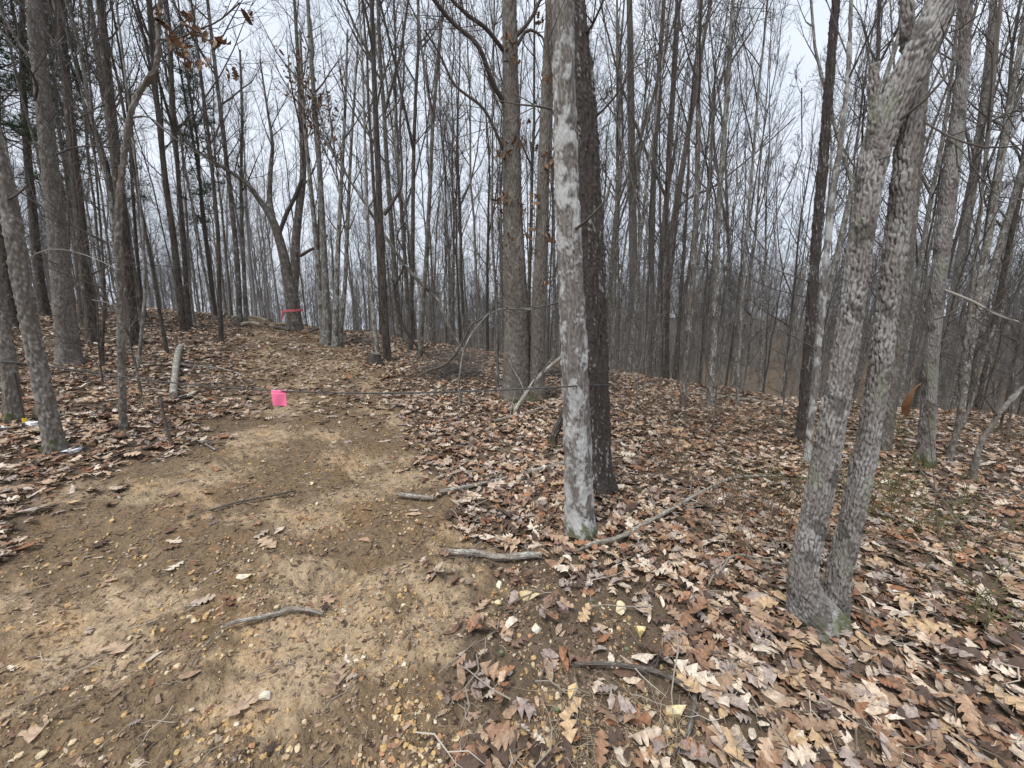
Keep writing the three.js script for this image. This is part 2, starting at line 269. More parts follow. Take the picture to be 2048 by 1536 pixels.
{
  const r = mulberry(77), lots = LEAVES.map(() => []), pick = [], cell = 0.5, E = new THREE.Euler(), Q = new THREE.Quaternion();
  for (let gx = -24; gx < 24; gx += cell) for (let gz = -34; gz < 2; gz += cell) {
    const cx = gx + cell / 2, cz = gz + cell / 2, dist = Math.hypot(cx, cz), az = Math.abs(Math.atan2(cx, -cz));
    if (az > 1.15 && dist > 3.2) continue; if (dist > 33) continue;
    const past = (cx - 2.5) * 0.447 - (cz + 9.5) * 0.894; if (past > 4) continue;
    let dens = dist < 3.5 ? 760 : dist < 6 ? 560 : dist < 10 ? 340 : dist < 16 ? 150 : 60;
    dens *= cell * cell; const n = Math.floor(dens) + (r() < dens % 1 ? 1 : 0);
    for (let k = 0; k < n; k++) {
      const x = gx + r() * cell, z = gz + r() * cell, m = mudAt(x, z), vg = vergeAt(x, z) * (1 - m), up = smooth(3.6, 5.6, -z);
      let keep = 1 - 0.87 * smooth(0.12, 0.92, m) * (1 - up * (0.30 + 0.42 * smooth(-0.4, 0.5, n2(x * 1.5, z * 1.5 + 40) + 0.4 * n2(x * 5, z * 5))));
      keep *= 0.55 + 0.45 * smooth(-0.75, -0.2, n2(x * 2.4 + 60, z * 2.4));
      const clump = m > 0.3 ? smooth(0.1, 0.6, n2(x * 2.2 + 9, z * 2.2)) * 0.16 : 0;
      keep *= 1 - vg * lerp(0.9, 0.35, smooth(-0.4, 0.5, n2(x * 6, z * 6 - 12)));
      if (r() > keep + clump) continue;
      if (dist < 3.5 && CLEAR.some(([u, v, w]) => Math.hypot(u - x, v - z) < w)) continue;
      const onMud = m > 0.55 && r() > up * 0.85, flat = onMud ? 0.35 : 1, kind = Math.floor(r() * LEAVES.length), size = (0.05 + 0.09 * r() * (0.5 + 0.9 * r())) * (LEAVES[kind].kind === 'oval' ? 0.85 : 1) * (dist > 10 ? 1.25 : 1) * (onMud && r() < 0.86 ? 0.2 + 0.4 * r() * r() : 1);
      const y = groundH(x, z) + (onMud ? 0.003 + 0.004 * r() : 0.004 + 0.045 * r() * (1 - m));
      E.set((r() - 0.5) * 0.85 * flat, r() * Math.PI * 2, (r() - 0.5) * 0.85 * flat, 'YXZ'); Q.setFromEuler(E);
      const mtx = new THREE.Matrix4().compose(V(x, y, z), Q, V(size, size * (onMud ? 0.35 : 0.8 + 0.4 * r()) * (r() < 0.3 ? -1 : 1) * 1, size)); if (mtx.elements[5] < 0) mtx.elements[13] += size * 0.12 * flat;
      const it = { mtx, kind, col: leafColor(r, onMud && r() < 0.5 ? 0.3 : 0), mat: Math.floor(r() * leafMats.length) };
      const s = project(V(x, y, z)); const inside = s.d > 0.2 && s.x > 0 && s.x < 2048 && s.y < 1536 && s.y > 600;
      it.score = inside ? size / s.d * (y - groundH(x, z) + 0.02 + (onMud ? 0.02 : 0)) : 0; it.big = inside ? size / s.d : 0; pick.push(it);
    }
  }
  pick.sort((a, b) => b.score - a.score);
  pick.forEach((it, i) => {
    if (i < 300) { const o = mesh('leaf', LEAVES[it.kind].geo, leafMats[it.mat], ground); o.applyMatrix4(it.mtx); } else lots[it.kind].push(it);
  });
  LEAVES.forEach((L, k) => {
    const im = new THREE.InstancedMesh(L.geo, M.leaf, lots[k].length); im.castShadow = im.receiveShadow = true;
    lots[k].forEach((it, i) => { im.setMatrixAt(i, it.mtx); im.setColorAt(i, it.col); });
    im.name = { round: 'round_lobed_leaf_litter', pointed: 'pointed_leaf_litter', oval: 'oval_leaf_litter', torn: 'torn_leaf_litter' }[L.kind]; im.userData.kind = 'stuff'; ground.add(im);
  });
  console.log('leaves', pick.length);
}

// ------------------------------------------------------------------ branching growth
const UP = V(0, 1, 0);
function sprout(g, p, d, L, r0, lvl, R, o) {        // a limb with its limbs and twigs
  const n = lvl >= 2 && !o.bent ? 1 : [5, 3, 2, 2][lvl], sides = [4, 3, 3, 3][lvl], pts = [p.clone()], rad = [r0], dir = d.clone(), kids = [];
  for (let i = 1; i <= n; i++) {
    dir.x += (R() - 0.5) * o.kink; dir.y += (R() - 0.5) * o.kink + o.lift * (lvl === 0 ? 1 : 0.5); dir.z += (R() - 0.5) * o.kink; dir.normalize();
    pts.push(pts[i - 1].clone().addScaledVector(dir, L / n)); rad.push(lvl >= 2 && i === n ? 0 : Math.max(i === n ? 0.0012 : 0.0024, r0 * (1 - 0.8 * i / n)));
    if (lvl >= 2 && i === 1) rad[0] = Math.max(rad[0], 0.0032);
    kids.push([pts[i].clone(), dir.clone(), rad[i]]);
  }
  g.tube(pts, rad, sides, { color: o.color });
  if (lvl >= o.depth) return;
  const m = [o.k1, o.k2, o.k3 ?? 2][lvl];
  for (let j = 0; j < m; j++) {
    const t = lerp(0.25, 0.98, (j + R()) / m) * n, k = Math.min(n - 1, Math.floor(t)), f = t - k, q = pts[k].clone().lerp(pts[k + 1], f), c = V().subVectors(pts[k + 1], pts[k]).normalize();
    const s = V(R() - 0.5, R() - 0.35, R() - 0.5).cross(c).normalize(), a = 0.45 + 0.45 * R();
    sprout(g, q, c.multiplyScalar(Math.cos(a)).addScaledVector(s, Math.sin(a)), L * (0.3 + 0.35 * R()) * (1 - 0.35 * f), lerp(rad[k], rad[k + 1], f) * 0.62, lvl + 1, R, o);
  }
}
function crown(g, P, Rr, from, count, R, o = {}) {    // limbs on the upper part of a stem
  const acc = [0]; for (let i = 1; i < P.length; i++) acc.push(acc[i - 1] + P[i].distanceTo(P[i - 1]));
  const idx = (f) => { const s = f * acc.at(-1); let k = 0; while (k + 2 < acc.length && acc[k + 1] < s) k++; return k + clamp((s - acc[k]) / (acc[k + 1] - acc[k])); };
  const len = P.length - 1, opt = { kink: 0.32, lift: 0.12, depth: 2, k1: 7, k2: 6, ...o };
  for (let i = 0; i < count; i++) {
    const f = lerp(from, 0.985, Math.pow((i + R()) / count, 0.9)), t = idx(f), k = Math.min(len - 1, Math.floor(t)), q = P[k].clone().lerp(P[k + 1], t - k), r = lerp(Rr[k], Rr[k + 1], t - k);
    const a = R() * Math.PI * 2, tilt = 0.55 + 0.45 * R() - 0.25 * f, d = V(Math.cos(a) * Math.sin(tilt), Math.cos(tilt), Math.sin(a) * Math.sin(tilt));
    const L = (opt.len ?? 2.6) * (0.5 + 0.8 * R()) * (1 - 0.55 * smooth(from, 1, f)) * (f < from + 0.12 ? 0.6 : 1);
    sprout(g, q, d, L, Math.min(r * 0.6, 0.008 + L * 0.0075), 0, R, opt);
  }
}
function whips(g, P, Rr, a0, a1, count, R, o = {}) {  // short dead twigs on the lower stem
  for (let i = 0; i < count; i++) { const t = lerp(a0, a1, R()) * (P.length - 1), k = Math.min(P.length - 2, Math.floor(t)), q = P[k].clone().lerp(P[k + 1], t - k), a = R() * 6.28, d = V(Math.cos(a), 0.1 + 0.5 * R(), Math.sin(a)).normalize(); sprout(g, q, d, (0.4 + 1.1 * R()) * (o.size ?? 1), 0.005 + 0.004 * R(), 1, R, { kink: 0.4, lift: 0.05, depth: 2, k1: 4, k2: 6 }); }
}
function withered(P, R, n, spread, size) {          // dead leaves still hanging in clusters
  const g = new G(), E = new THREE.Euler(), Q = new THREE.Quaternion();
  for (const c of P) for (let i = 0; i < n; i++) { E.set(R() * 6.28, R() * 6.28, R() * 6.28); Q.setFromEuler(E); const s = size * (0.6 + 0.8 * R()), q = c.clone().add(V((R() + R() - 1) * spread, (R() + R() - 1) * spread - 0.02, (R() + R() - 1) * spread)); const k = 0.6 + 0.7 * R(); g.add(LEAVES[[1, 3, 5, 8][Math.floor(R() * 4)]].geo, new THREE.Matrix4().compose(q, Q, V(s, s, s)), rgb(0.25 * k, 0.148 * k, 0.088 * k)); }
  return g.build();
}
M.withered = std({ map: leafMap, vertexColors: true, roughness: 0.75 });

// ------------------------------------------------------------------ bark that can be seen up close: relief in the mesh, colour of bark, lichen and moss
const mix3 = (a, b, t) => [lerp(a[0], b[0], t), lerp(a[1], b[1], t), lerp(a[2], b[2], t)];
function cells(x, y, s) { // worn rectangular plates: nearest two of jittered points
  let a = 9, b = 9, id = 0; const i = Math.floor(x), j = Math.floor(y);
  for (let u = -1; u <= 1; u++) for (let v = -1; v <= 1; v++) { const X = i + u + 0.5 + 0.8 * (hash(i + u, j + v, s) - 0.5), Y = j + v + 0.5 + 0.8 * (hash(i + u, j + v, s + 1) - 0.5), d = Math.max(Math.abs(X - x), Math.abs(Y - y) * 0.85) + 0.12 * Math.hypot(X - x, Y - y); if (d < a) { b = a; a = d; id = hash(i + u, j + v, s + 2); } else if (d < b) b = d; }
  return [b - a, id];
}
const BARK = {
  lichen(c, s, h, R) { // smooth grey bark under pale crusts with clear edges
    const [x, z] = c, big = n3(x * 9, h * 5, z * 9) + 0.55 * n3(x * 22, h * 16, z * 22) + 0.35 * n3(x * 55 + 3, h * 40, z * 55), fine = n3(x * 90, h * 30, z * 90), zone = 0.35 * Math.sin(h * 3.1 + 0.5) + 0.3 * n3(3, h * 1.3, 8);
    const L = smooth(-0.06, 0.06, big + zone - 0.12), L2 = smooth(0.5, 0.6, big + zone), st = smooth(0.25, 0.6, n3(x * 60, h * 9, z * 60) - 0.35 * smooth(0.9, 0.2, h) + 0.1), base = mix3([0.115, 0.098, 0.086], [0.215, 0.192, 0.176], 0.5 + 0.5 * fine);
    let col = mix3(base, [0.355, 0.35, 0.34], L * 0.9); col = mix3(col, [0.45, 0.45, 0.435], L2); col = mix3(col, [0.30, 0.28, 0.26], st * (1 - L) * 0.7);
    return [0.004 * L + 0.0028 * fine + 0.004 * n3(x * 14, h * 9, z * 14) + 0.004 * st, col];
  },
  furrow(c, s, h, R) { // dark ridged bark with white crust on the ridge tops
    const [x, z] = c, w = n3(x * 8, h * 3, z * 8) * 0.25, a = n3(x * 21 + w, h * 2.6, z * 21), b = n3(x * 36, h * 8, z * 36), f = n3(x * 90, h * 45, z * 90), ridge = Math.pow(1 - Math.abs(a), 1.3) * 0.8 + 0.25 * b;
    const crack = smooth(0.35, 0.75, Math.abs(n3(x * 20 + 9, h * 16, z * 20))), crust = smooth(0.12, 0.28, n3(x * 42 + 7, h * 26, z * 42) * 0.55 + n3(x * 6, h * 2.2, z * 6 + 4) * 0.5 - 0.22 + 0.15 * f) * smooth(0.45, 0.7, ridge);
    let col = mix3([0.036, 0.029, 0.025], [0.095, 0.079, 0.068], clamp(0.5 + 0.5 * f)); col = mix3(col, [0.34, 0.335, 0.315], crust * 0.9);
    return [0.026 * ridge * (0.7 + 0.3 * crack) + 0.004 * f - 0.012, col];
  },
  block(c, s, h, R, ang) { // flaking blocks of bark in upright rows, grey-faced, lichen and moss in blotches
    const [x, z] = c, u = ang * R + 0.011 * n3(x * 11, h * 7, z * 11) + 0.004 * n3(x * 40, h * 30, z * 40), W = 0.017, k = Math.floor(u / W), fu = u / W - k, H = 0.034 + 0.03 * hash(k, 1, 9), hh = (h + 0.006 * n3(x * 50, h * 20, z * 50)) / H + hash(k, 2, 9) * 7, m = Math.floor(hh), fh = hh - m, id = hash(k, m, 4), id2 = hash(k, m, 6);
    const f = n3(x * 110, h * 70, z * 110), g = n3(x * 45, h * 28, z * 45), soften = 0.5 + 0.5 * n3(x * 9 + 3, h * 6, z * 9), e1 = Math.min(fu, 1 - fu) * W, e2 = Math.min(fh, 1 - fh) * H * (id2 < 0.35 ? 4 : 1), plate = smooth(0.0002, 0.0042, Math.min(e1, e2) + 0.0016 * g);
    const gap = [0.09, 0.073, 0.062];
    let col = mix3(gap, mix3([0.195, 0.174, 0.160], [0.275, 0.252, 0.236], clamp(id + 0.35 * g)), lerp(1, plate, 0.5 + 0.5 * soften)); col = mix3(col, [0.375, 0.37, 0.355], smooth(0.0, 0.5, n3(x * 5, h * 2.6, z * 5) + 0.45 * n3(x * 26, h * 20, z * 26)) * plate * 0.6); col = col.map((q) => q * (1 + 0.2 * f));
    const moss = smooth(0.42, 0.6, n3(x * 6 + 40, h * 2.6, z * 6) + 0.35 * n3(x * 30, h * 30, z * 30)); col = mix3(col, [0.21, 0.225, 0.165], moss * 0.6);
    const dark = smooth(0.5, 0.6, n3(x * 7 - 20, h * 5, z * 7) + 0.3 * n3(x * 28, h * 28, z * 28)); col = mix3(col, [0.085, 0.075, 0.066], dark * 0.8);
    return [(0.0095 * plate * (0.3 + 0.8 * id) + 0.003 * g) * (0.5 + 0.5 * soften) + 0.0022 * f - 0.004, col];
  },
  shaggy(c, s, h, R) { // pale grey strips, long and narrow
    const [x, z] = c, w = n3(x * 10, h * 4, z * 10) * 0.3, a = n3(x * 34 + w, h * 5.5, z * 34), b = n3(x * 60, h * 20, z * 60), f = n3(x * 120, h * 40, z * 120), ridge = Math.pow(1 - Math.abs(a), 1.2);
    const L = smooth(0.1, 0.5, n3(x * 5, h * 2, z * 5) + 0.4 * b); let col = mix3([0.095, 0.078, 0.064], [0.195, 0.17, 0.145], clamp(0.5 + 0.5 * f + 0.3 * b)); col = mix3(col, [0.29, 0.275, 0.25], L * 0.5 * smooth(0.4, 0.8, ridge));
    return [0.019 * ridge + 0.006 * b - 0.01, col];
  },
  plain(c, s, h, R) {
    const [x, z] = c, a = n3(x * 20, h * 6, z * 20), b = n3(x * 45, h * 24, z * 45), f = n3(x * 100, h * 60, z * 100), L = smooth(0.1, 0.4, 0.45 * n3(x * 6, h * 3, z * 6) + 0.6 * n3(x * 30, h * 24, z * 30) + 0.45 * b);
    let col = mix3([0.105, 0.088, 0.074], [0.19, 0.166, 0.142], clamp(0.5 + 0.5 * f + 0.2 * a)); col = mix3(col, [0.30, 0.288, 0.265], L * 0.6); return [0.011 * Math.abs(a) + 0.006 * b, col];
  },
};
function heroTrunk(line, style, o = {}) {
  const { P, R } = line, sides = o.sides ?? 96, N = P.length, p = [], c = [], I = [], fn = BARK[style]; let s = 0, t = V(), nx = V(1, 0, 0), by = V();
  const h0 = P[0].y;
  for (let a = 0; a < N; a++) {
    if (a) s += P[a].distanceTo(P[a - 1]);
    t.subVectors(P[Math.min(N - 1, a + 1)], P[Math.max(0, a - 1)]).normalize(); nx.addScaledVector(t, -nx.dot(t)).normalize(); by.crossVectors(t, nx);
    for (let b = 0; b <= sides; b++) {
      const w = (b % sides) / sides * Math.PI * 2, C = Math.cos(w), D = Math.sin(w), r = R[a], out = fn([C * r + (o.seed ?? 0), D * r - (o.seed ?? 0)], s, s, r, w);
      let rr = r * (1 + 0.035 * Math.sin(3 * w + s * 1.4) + 0.03 * n3(C * 1.5, s * 1.6, D * 1.5 + (o.seed ?? 0))) + out[0];
      const hg = P[a].y - (o.groundY ?? h0); rr *= 1 + (o.flare ?? 0.28) * Math.exp(-Math.max(0, hg) / 0.11) * (0.6 + 0.4 * Math.sin(w * 4 + (o.seed ?? 0)));
      let col = out[1];
      if (o.moss) { const mm = smooth(0.0, 0.25, n3(C * 1.4 + (o.seed ?? 0), s * 5, D * 1.4) * 0.6 + 0.25 * n3(C * r * 60, s * 60, D * r * 60) + o.moss - hg / 0.16); col = mix3(col, [0.075, 0.085, 0.022], mm * 0.85); rr += mm * 0.004; }
      for (const k of o.knots ?? []) { const da = Math.atan2(Math.sin(w - k[1]), Math.cos(w - k[1])) * r, dh = s - k[0], q = Math.hypot(da / k[2], dh / (k[2] * 0.8)); if (q < 2.2) { rr += k[2] * 0.4 * Math.exp(-q * q * 1.3) - k[2] * 0.38 * Math.exp(-q * q * 9); col = mix3(col, [0.09, 0.075, 0.065], Math.exp(-q * q * 5) * 0.8); } }
      p.push(P[a].x + (nx.x * C + by.x * D) * rr, P[a].y + (nx.y * C + by.y * D) * rr, P[a].z + (nx.z * C + by.z * D) * rr); c.push(...col);
    }
  }
  for (let a = 0; a + 1 < N; a++) for (let b = 0; b < sides; b++) { const q = a * (sides + 1) + b, w = q + sides + 1; I.push(q, q + 1, w, q + 1, w + 1, w); }
  if (o.cap) { const at = p.length / 3, q = P[N - 1]; p.push(q.x, q.y, q.z); c.push(0.3, 0.25, 0.19); for (let b = 0; b < sides; b++) I.push((N - 1) * (sides + 1) + b, (N - 1) * (sides + 1) + b + 1, at); }
  const g = new THREE.BufferGeometry(); g.setAttribute('position', new THREE.Float32BufferAttribute(p, 3)); g.setAttribute('color', new THREE.Float32BufferAttribute(c, 3)); g.setIndex(I); g.computeVertexNormals();
  const n = g.attributes.normal; for (let a = 0; a < N; a++) { const q = a * (sides + 1), e = q + sides; const m = V().fromBufferAttribute(n, q).add(V().fromBufferAttribute(n, e)).normalize(); n.setXYZ(q, m.x, m.y, m.z); n.setXYZ(e, m.x, m.y, m.z); }
  return g;
}

// ------------------------------------------------------------------ trees the photograph lets one follow from the ground up
const occupied = [];
function traced(px, z, sink) {        // picture polyline [x, y, width] in the upright plane at z
  const pts = px.map(([x, y]) => atZ(x, y, z)), rad = px.map(([x, y, w]) => span(w, x, y, z) / 2);
  if (sink) { pts.unshift(pts[0].clone().add(V(0, -0.18, 0))); rad.unshift(rad[0] * 1.05); }
  return { pts, rad };
}
function tree(spec) {
  const { px, style, label, name = 'bare_tree', seed = 1, height = 13, mat = 0 } = spec, R = mulberry(seed * 131 + 7);
  const base = spec.at ?? onLand(px[0][0], px[0][1]), z = base.z, nTraced = px.length; occupied.push([base.x, z, 0.5]);
  const { pts, rad } = traced(px, z, true), root = group(name, base), loc = (v) => v.clone().sub(base);
  let last = pts.at(-1), dir = V().subVectors(last, pts.at(-2)).normalize(); const h1 = last.y - base.y;
  if (spec.cut === undefined && h1 < height) { // carry the stem on above the frame
    const n = 5; let q = last.clone(), r = rad.at(-1); for (let i = 1; i <= n; i++) { dir.lerp(V((R() - 0.5) * 0.25, 1, (R() - 0.5) * 0.25).normalize(), 0.25).normalize(); q = q.clone().addScaledVector(dir, (height - h1) / n); pts.push(q); rad.push(Math.max(0.012, r * (1 - i / (n + 0.4)))); }
  }
  let line;
  if (style) { line = smoothLine(pts.map(loc), rad, spec.step ?? 0.011, pts.length > nTraced + 1 ? nTraced : undefined); mesh('trunk', heroTrunk(line, style, { seed, groundY: 0.02, moss: spec.moss, sides: spec.sides, knots: spec.knots, flare: spec.flare, cap: spec.cut !== undefined }), M.hero, root); }
  else { line = smoothLine(pts.map(loc), rad.map((r, i) => i < 2 ? r * 1.12 : r), 0.16); const g = new G(); g.tube(line.P, line.R, 14, { cap: true }); mesh('trunk', g.build(), M.bark[mat], root); }
  for (const st of spec.stems ?? []) { const t = traced(st.px, z + (st.dz ?? 0), st.sink); const l = smoothLine(t.pts.map(loc), t.rad, style ? (spec.step ?? 0.011) : 0.14); if (style) mesh(st.name ?? 'trunk', heroTrunk(l, style, { seed: seed + 3.3, groundY: 0.02, moss: st.sink ? spec.moss : 0, flare: st.sink ? spec.flare : 0, sides: st.sides ?? spec.sides, cap: st.cap }), M.hero, root); else { const g = new G(); g.tube(l.P, l.R, 12, { cap: true }); mesh(st.name ?? 'trunk', g.build(), M.bark[mat], root); }
    if (st.crown) { const g = new G(); crown(g, l.P, l.R, st.from ?? 0.3, st.crown, R, { len: st.len ?? 1.8 }); mesh('crown', g.build(), M.twig, root); } }
  for (const b of spec.limbs ?? []) { // limbs seen in the picture
    const t = traced(b.px, z, false); b.toward?.forEach((dz, i) => { t.pts[i].copy(atZ(b.px[i][0], b.px[i][1], z + dz)); });
    const l = smoothLine(t.pts.map(loc), t.rad, 0.09), g = new G(); g.tube(l.P, l.R.map((r) => Math.max(r, 0.0025)), 6); const lm = mesh('branch', g.build(), b.mat ?? M.twig, root);
    if (b.twigs) { const tg = new G(); for (let i = 0; i < b.twigs; i++) { const k = Math.floor(lerp(0.2, 0.97, R()) * (l.P.length - 1)), d = V().subVectors(l.P[Math.min(k + 1, l.P.length - 1)], l.P[Math.max(0, k - 1)]).normalize(), s = V(R() - 0.5, R() - 0.3, R() - 0.5).cross(d).normalize(); sprout(tg, l.P[k], d.multiplyScalar(0.75).addScaledVector(s, 0.6).normalize(), (b.tl ?? 0.9) * (0.4 + 0.8 * R()), Math.min(0.007, l.R[k] * 0.7), 1, R, { kink: 0.35, lift: 0.1, depth: 3, k1: 4, k2: 4, k3: 3 }); } mesh('twigs', tg.build(), M.twig, lm).userData.kind = 'stuff'; }
  }
  if (spec.crown !== 0) { const g = new G(); crown(g, line.P, line.R, spec.from ?? 0.42, spec.crown ?? 20, R, { len: spec.len ?? 2.6, depth: spec.depth ?? 2, k2: spec.k2 ?? 6 }); if (spec.whips) whips(g, line.P, line.R, 0.1, 0.6, spec.whips, R); if (g.p.length) mesh('crown', g.build(), M.twig, root); }
  if (spec.leaves) mesh('withered_leaves', withered(spec.leaves.map(([x, y, dz]) => loc(atZ(x, y, z + (dz ?? 0.1)))), R, spec.leafN ?? 7, spec.leafSpread ?? 0.14, 0.105), M.withered, root).userData.kind = 'stuff';
  top(root, label, 'tree', spec.group);
  return root;
}
const T = (label, px, o = {}) => tree({ label, px, ...o });
T('pale grey tree with blotchy lichen bark, in front of the dark ridged trunk', [[1160, 1068, 56], [1158, 1000, 54], [1151, 800, 52], [1143, 600, 48], [1135, 400, 43], [1129, 200, 42], [1126, 0, 41], [1124, -120, 38]],
  { style: 'lichen', seed: 1, moss: 0.35, flare: 0.2, step: 0.0085, sides: 110, height: 12, from: 0.55, knots: [[1.34, 1.2, 0.02], [1.62, 1.9, 0.024], [2.05, 1.45, 0.02], [2.42, 2.2, 0.03], [2.78, 1.2, 0.035], [3.02, 2.2, 0.02], [3.5, 1.9, 0.035], [3.95, 1.2, 0.025]].map(([h, a, r]) => [h, a, r]),
    limbs: [{ px: [[1126, 602, 5], [1090, 612, 4], [1040, 615, 3], [985, 600, 2]], toward: [0, -0.2, -0.5, -0.7], twigs: 5, tl: 0.4 }, { px: [[1120, 262, 7], [1100, 215, 5], [1060, 212, 4], [990, 200, 2]], toward: [0, -0.1, -0.1, -0.2], twigs: 4 }, { px: [[1152, 458, 6], [1185, 430, 5], [1215, 395, 4], [1222, 360, 5]], toward: [0.05, 0.3, 0.3, 0.3] }] });
T('dark ridged trunk with the cable wrapped around it, just behind the pale lichen tree', [[1203, 983, 50], [1198, 900, 47], [1191, 700, 47], [1186, 520, 46], [1178, 380, 46], [1172, 240, 45], [1160, 110, 42], [1152, 0, 36], [1146, -110, 32]],
  { style: 'furrow', seed: 2, flare: 0.35, step: 0.0095, sides: 110, height: 13, from: 0.5,
    limbs: [{ px: [[1190, 235, 5], [1225, 200, 4], [1262, 140, 3], [1300, 60, 2]], toward: [0, 0.1, 0.2, 0.2], twigs: 4 }, { px: [[1170, 70, 6], [1190, 40, 5], [1215, -20, 4]], toward: [0, 0.2, 0.3], twigs: 2 }] });
T('twin-stemmed tree of blocky grey bark with a sawn stub high on its left', [[1630, 1242, 108], [1618, 1205, 80], [1607, 1160, 62], [1614, 1100, 58], [1637, 1000, 58], [1673, 800, 56], [1706, 600, 51], [1729, 430, 55], [1752, 300, 64], [1795, 195, 72], [1845, 90, 80], [1885, 0, 76], [1925, -90, 68]],
  { name: 'twin_stemmed_tree', style: 'block', seed: 3, moss: 0.1, flare: 0.34, step: 0.0068, sides: 120, height: 10, from: 0.6,
    stems: [{ px: [[1668, 1232, 52], [1678, 1150, 50], [1690, 1100, 51], [1713, 1000, 53], [1750, 800, 47], [1777, 600, 48], [1798, 430, 51], [1812, 300, 53], [1822, 180, 42], [1815, 60, 32], [1812, -80, 27]], sink: true, dz: -0.03 },
      { name: 'sawn_stub', px: [[1758, 320, 50], [1752, 262, 36], [1749, 200, 25], [1748, 128, 22]], dz: 0.02, cap: true, sides: 48 }],
    limbs: [{ px: [[1800, 240, 9], [1860, 190, 7], [1900, 140, 6], [1945, 40, 5], [1960, -40, 4]], toward: [0.12, 0.2, 0.2, 0.2, 0.2], twigs: 4, tl: 0.5 }, { px: [[1850, 245, 5], [1890, 268, 5], [1930, 285, 5], [1985, 297, 5], [2048, 288, 4], [2100, 290, 3]], toward: [0, 0.1, 0.2, 0.2, 0.2, 0.2], twigs: 4, tl: 0.5 }] });
T('thick grey oak with shaggy bark and withered brown leaves behind the cable', [[1033, 797, 60], [1033, 700, 50], [1030, 580, 46], [1026, 430, 37], [1023, 250, 32], [1020, 100, 29], [1017, -40, 26]],
  { style: 'shaggy', seed: 4, moss: 0.05, step: 0.02, sides: 80, height: 14, from: 0.5, len: 3.5, whips: 6, leaves: [[1010, 80], [1015, 285], [1012, 300], [1050, 290], [1005, 395], [1055, 245], [1045, 420], [1015, 475], [1060, 460], [1030, 120], [1000, 400]], leafN: 9, leafSpread: 0.18,
    limbs: [{ px: [[1008, 205, 11], [985, 165, 10], [955, 90, 9], [905, 45, 8], [860, -10, 7]], toward: [0, 0.2, 0.5, 0.6, 0.8], twigs: 9, tl: 1.4 }, { px: [[1010, 105, 9], [970, 55, 8], [935, 30, 7], [890, -15, 6]], toward: [0, 0.3, 0.5, 0.6], twigs: 8, tl: 1.2 }, { px: [[1006, 300, 7], [990, 260, 6], [965, 215, 6], [910, 170, 5], [880, 110, 4], [850, 60, 3]], toward: [0, 0.1, 0.2, 0.3, 0.4, 0.5], twigs: 8, tl: 1.1 }, { px: [[1030, 75, 8], [1060, 40, 7], [1085, -10, 6]], twigs: 4 }, { px: [[1035, 90, 7], [1055, 60, 6], [1085, 75, 4], [1100, 130, 3]], twigs: 3 }] });
T('slimmer oak standing against the right side of the thick shaggy oak', [[1071, 802, 36], [1074, 740, 30], [1076, 640, 28], [1083, 480, 24], [1089, 300, 22], [1096, 120, 20], [1104, -30, 18]],
  { style: 'shaggy', seed: 5, moss: 0.55, step: 0.02, sides: 64, height: 13, from: 0.5, whips: 4, leaves: [[1085, 40], [1105, 150], [1110, 300], [1100, 330], [1098, 470], [1095, 560], [1108, 380], [1075, 390]], leafN: 9, leafSpread: 0.18 });
T('leaning tan-grey tree nearest the left edge, moss at its foot, before the cable', [[112, 905, 42], [100, 845, 39], [82, 760, 38], [62, 660, 36], [45, 570, 38], [32, 490, 40], [15, 400, 40], [-15, 280, 38], [-60, 130, 34]],
  { style: 'plain', seed: 6, moss: 0.35, step: 0.013, sides: 84, height: 9, from: 0.55, crown: 14, limbs: [{ px: [[35, 545, 5], [75, 505, 4], [110, 498, 4], [170, 510, 3], [240, 540, 2]], toward: [0, -0.1, -0.2, -0.2, -0.2], mat: M.paleTwig, twigs: 3, tl: 0.5 }, { px: [[15, 400, 7], [40, 385, 6], [55, 370, 5]], toward: [0, 0.1, 0.1] }] });
T('short-based grey trunk at the far left edge with the cable looped around it', [[28, 842, 38], [22, 770, 34], [12, 690, 32], [-2, 610, 30], [-25, 500, 30], [-60, 330, 28]], { style: 'plain', seed: 7, moss: 0.3, step: 0.014, sides: 72, height: 9, crown: 14 });
T('stout grey knotty trunk behind the leaning tree on the left', [[140, 728, 56], [136, 690, 50], [130, 620, 46], [120, 520, 42], [108, 400, 38], [96, 300, 36], [84, 180, 34], [72, 60, 33], [64, -40, 31]],
  { style: 'plain', seed: 8, step: 0.018, sides: 80, height: 13, from: 0.3, crown: 26, len: 3, whips: 10, limbs: [{ px: [[110, 310, 6], [150, 295, 5], [190, 292, 4], [245, 290, 3], [260, 250, 2]], toward: [0, 0.2, 0.3, 0.3, 0.2], twigs: 5 }, { px: [[70, 200, 8], [72, 165, 7], [40, 110, 6], [0, 60, 5]], toward: [0.1, 0.3, 0.5, 0.5], twigs: 4 }] });
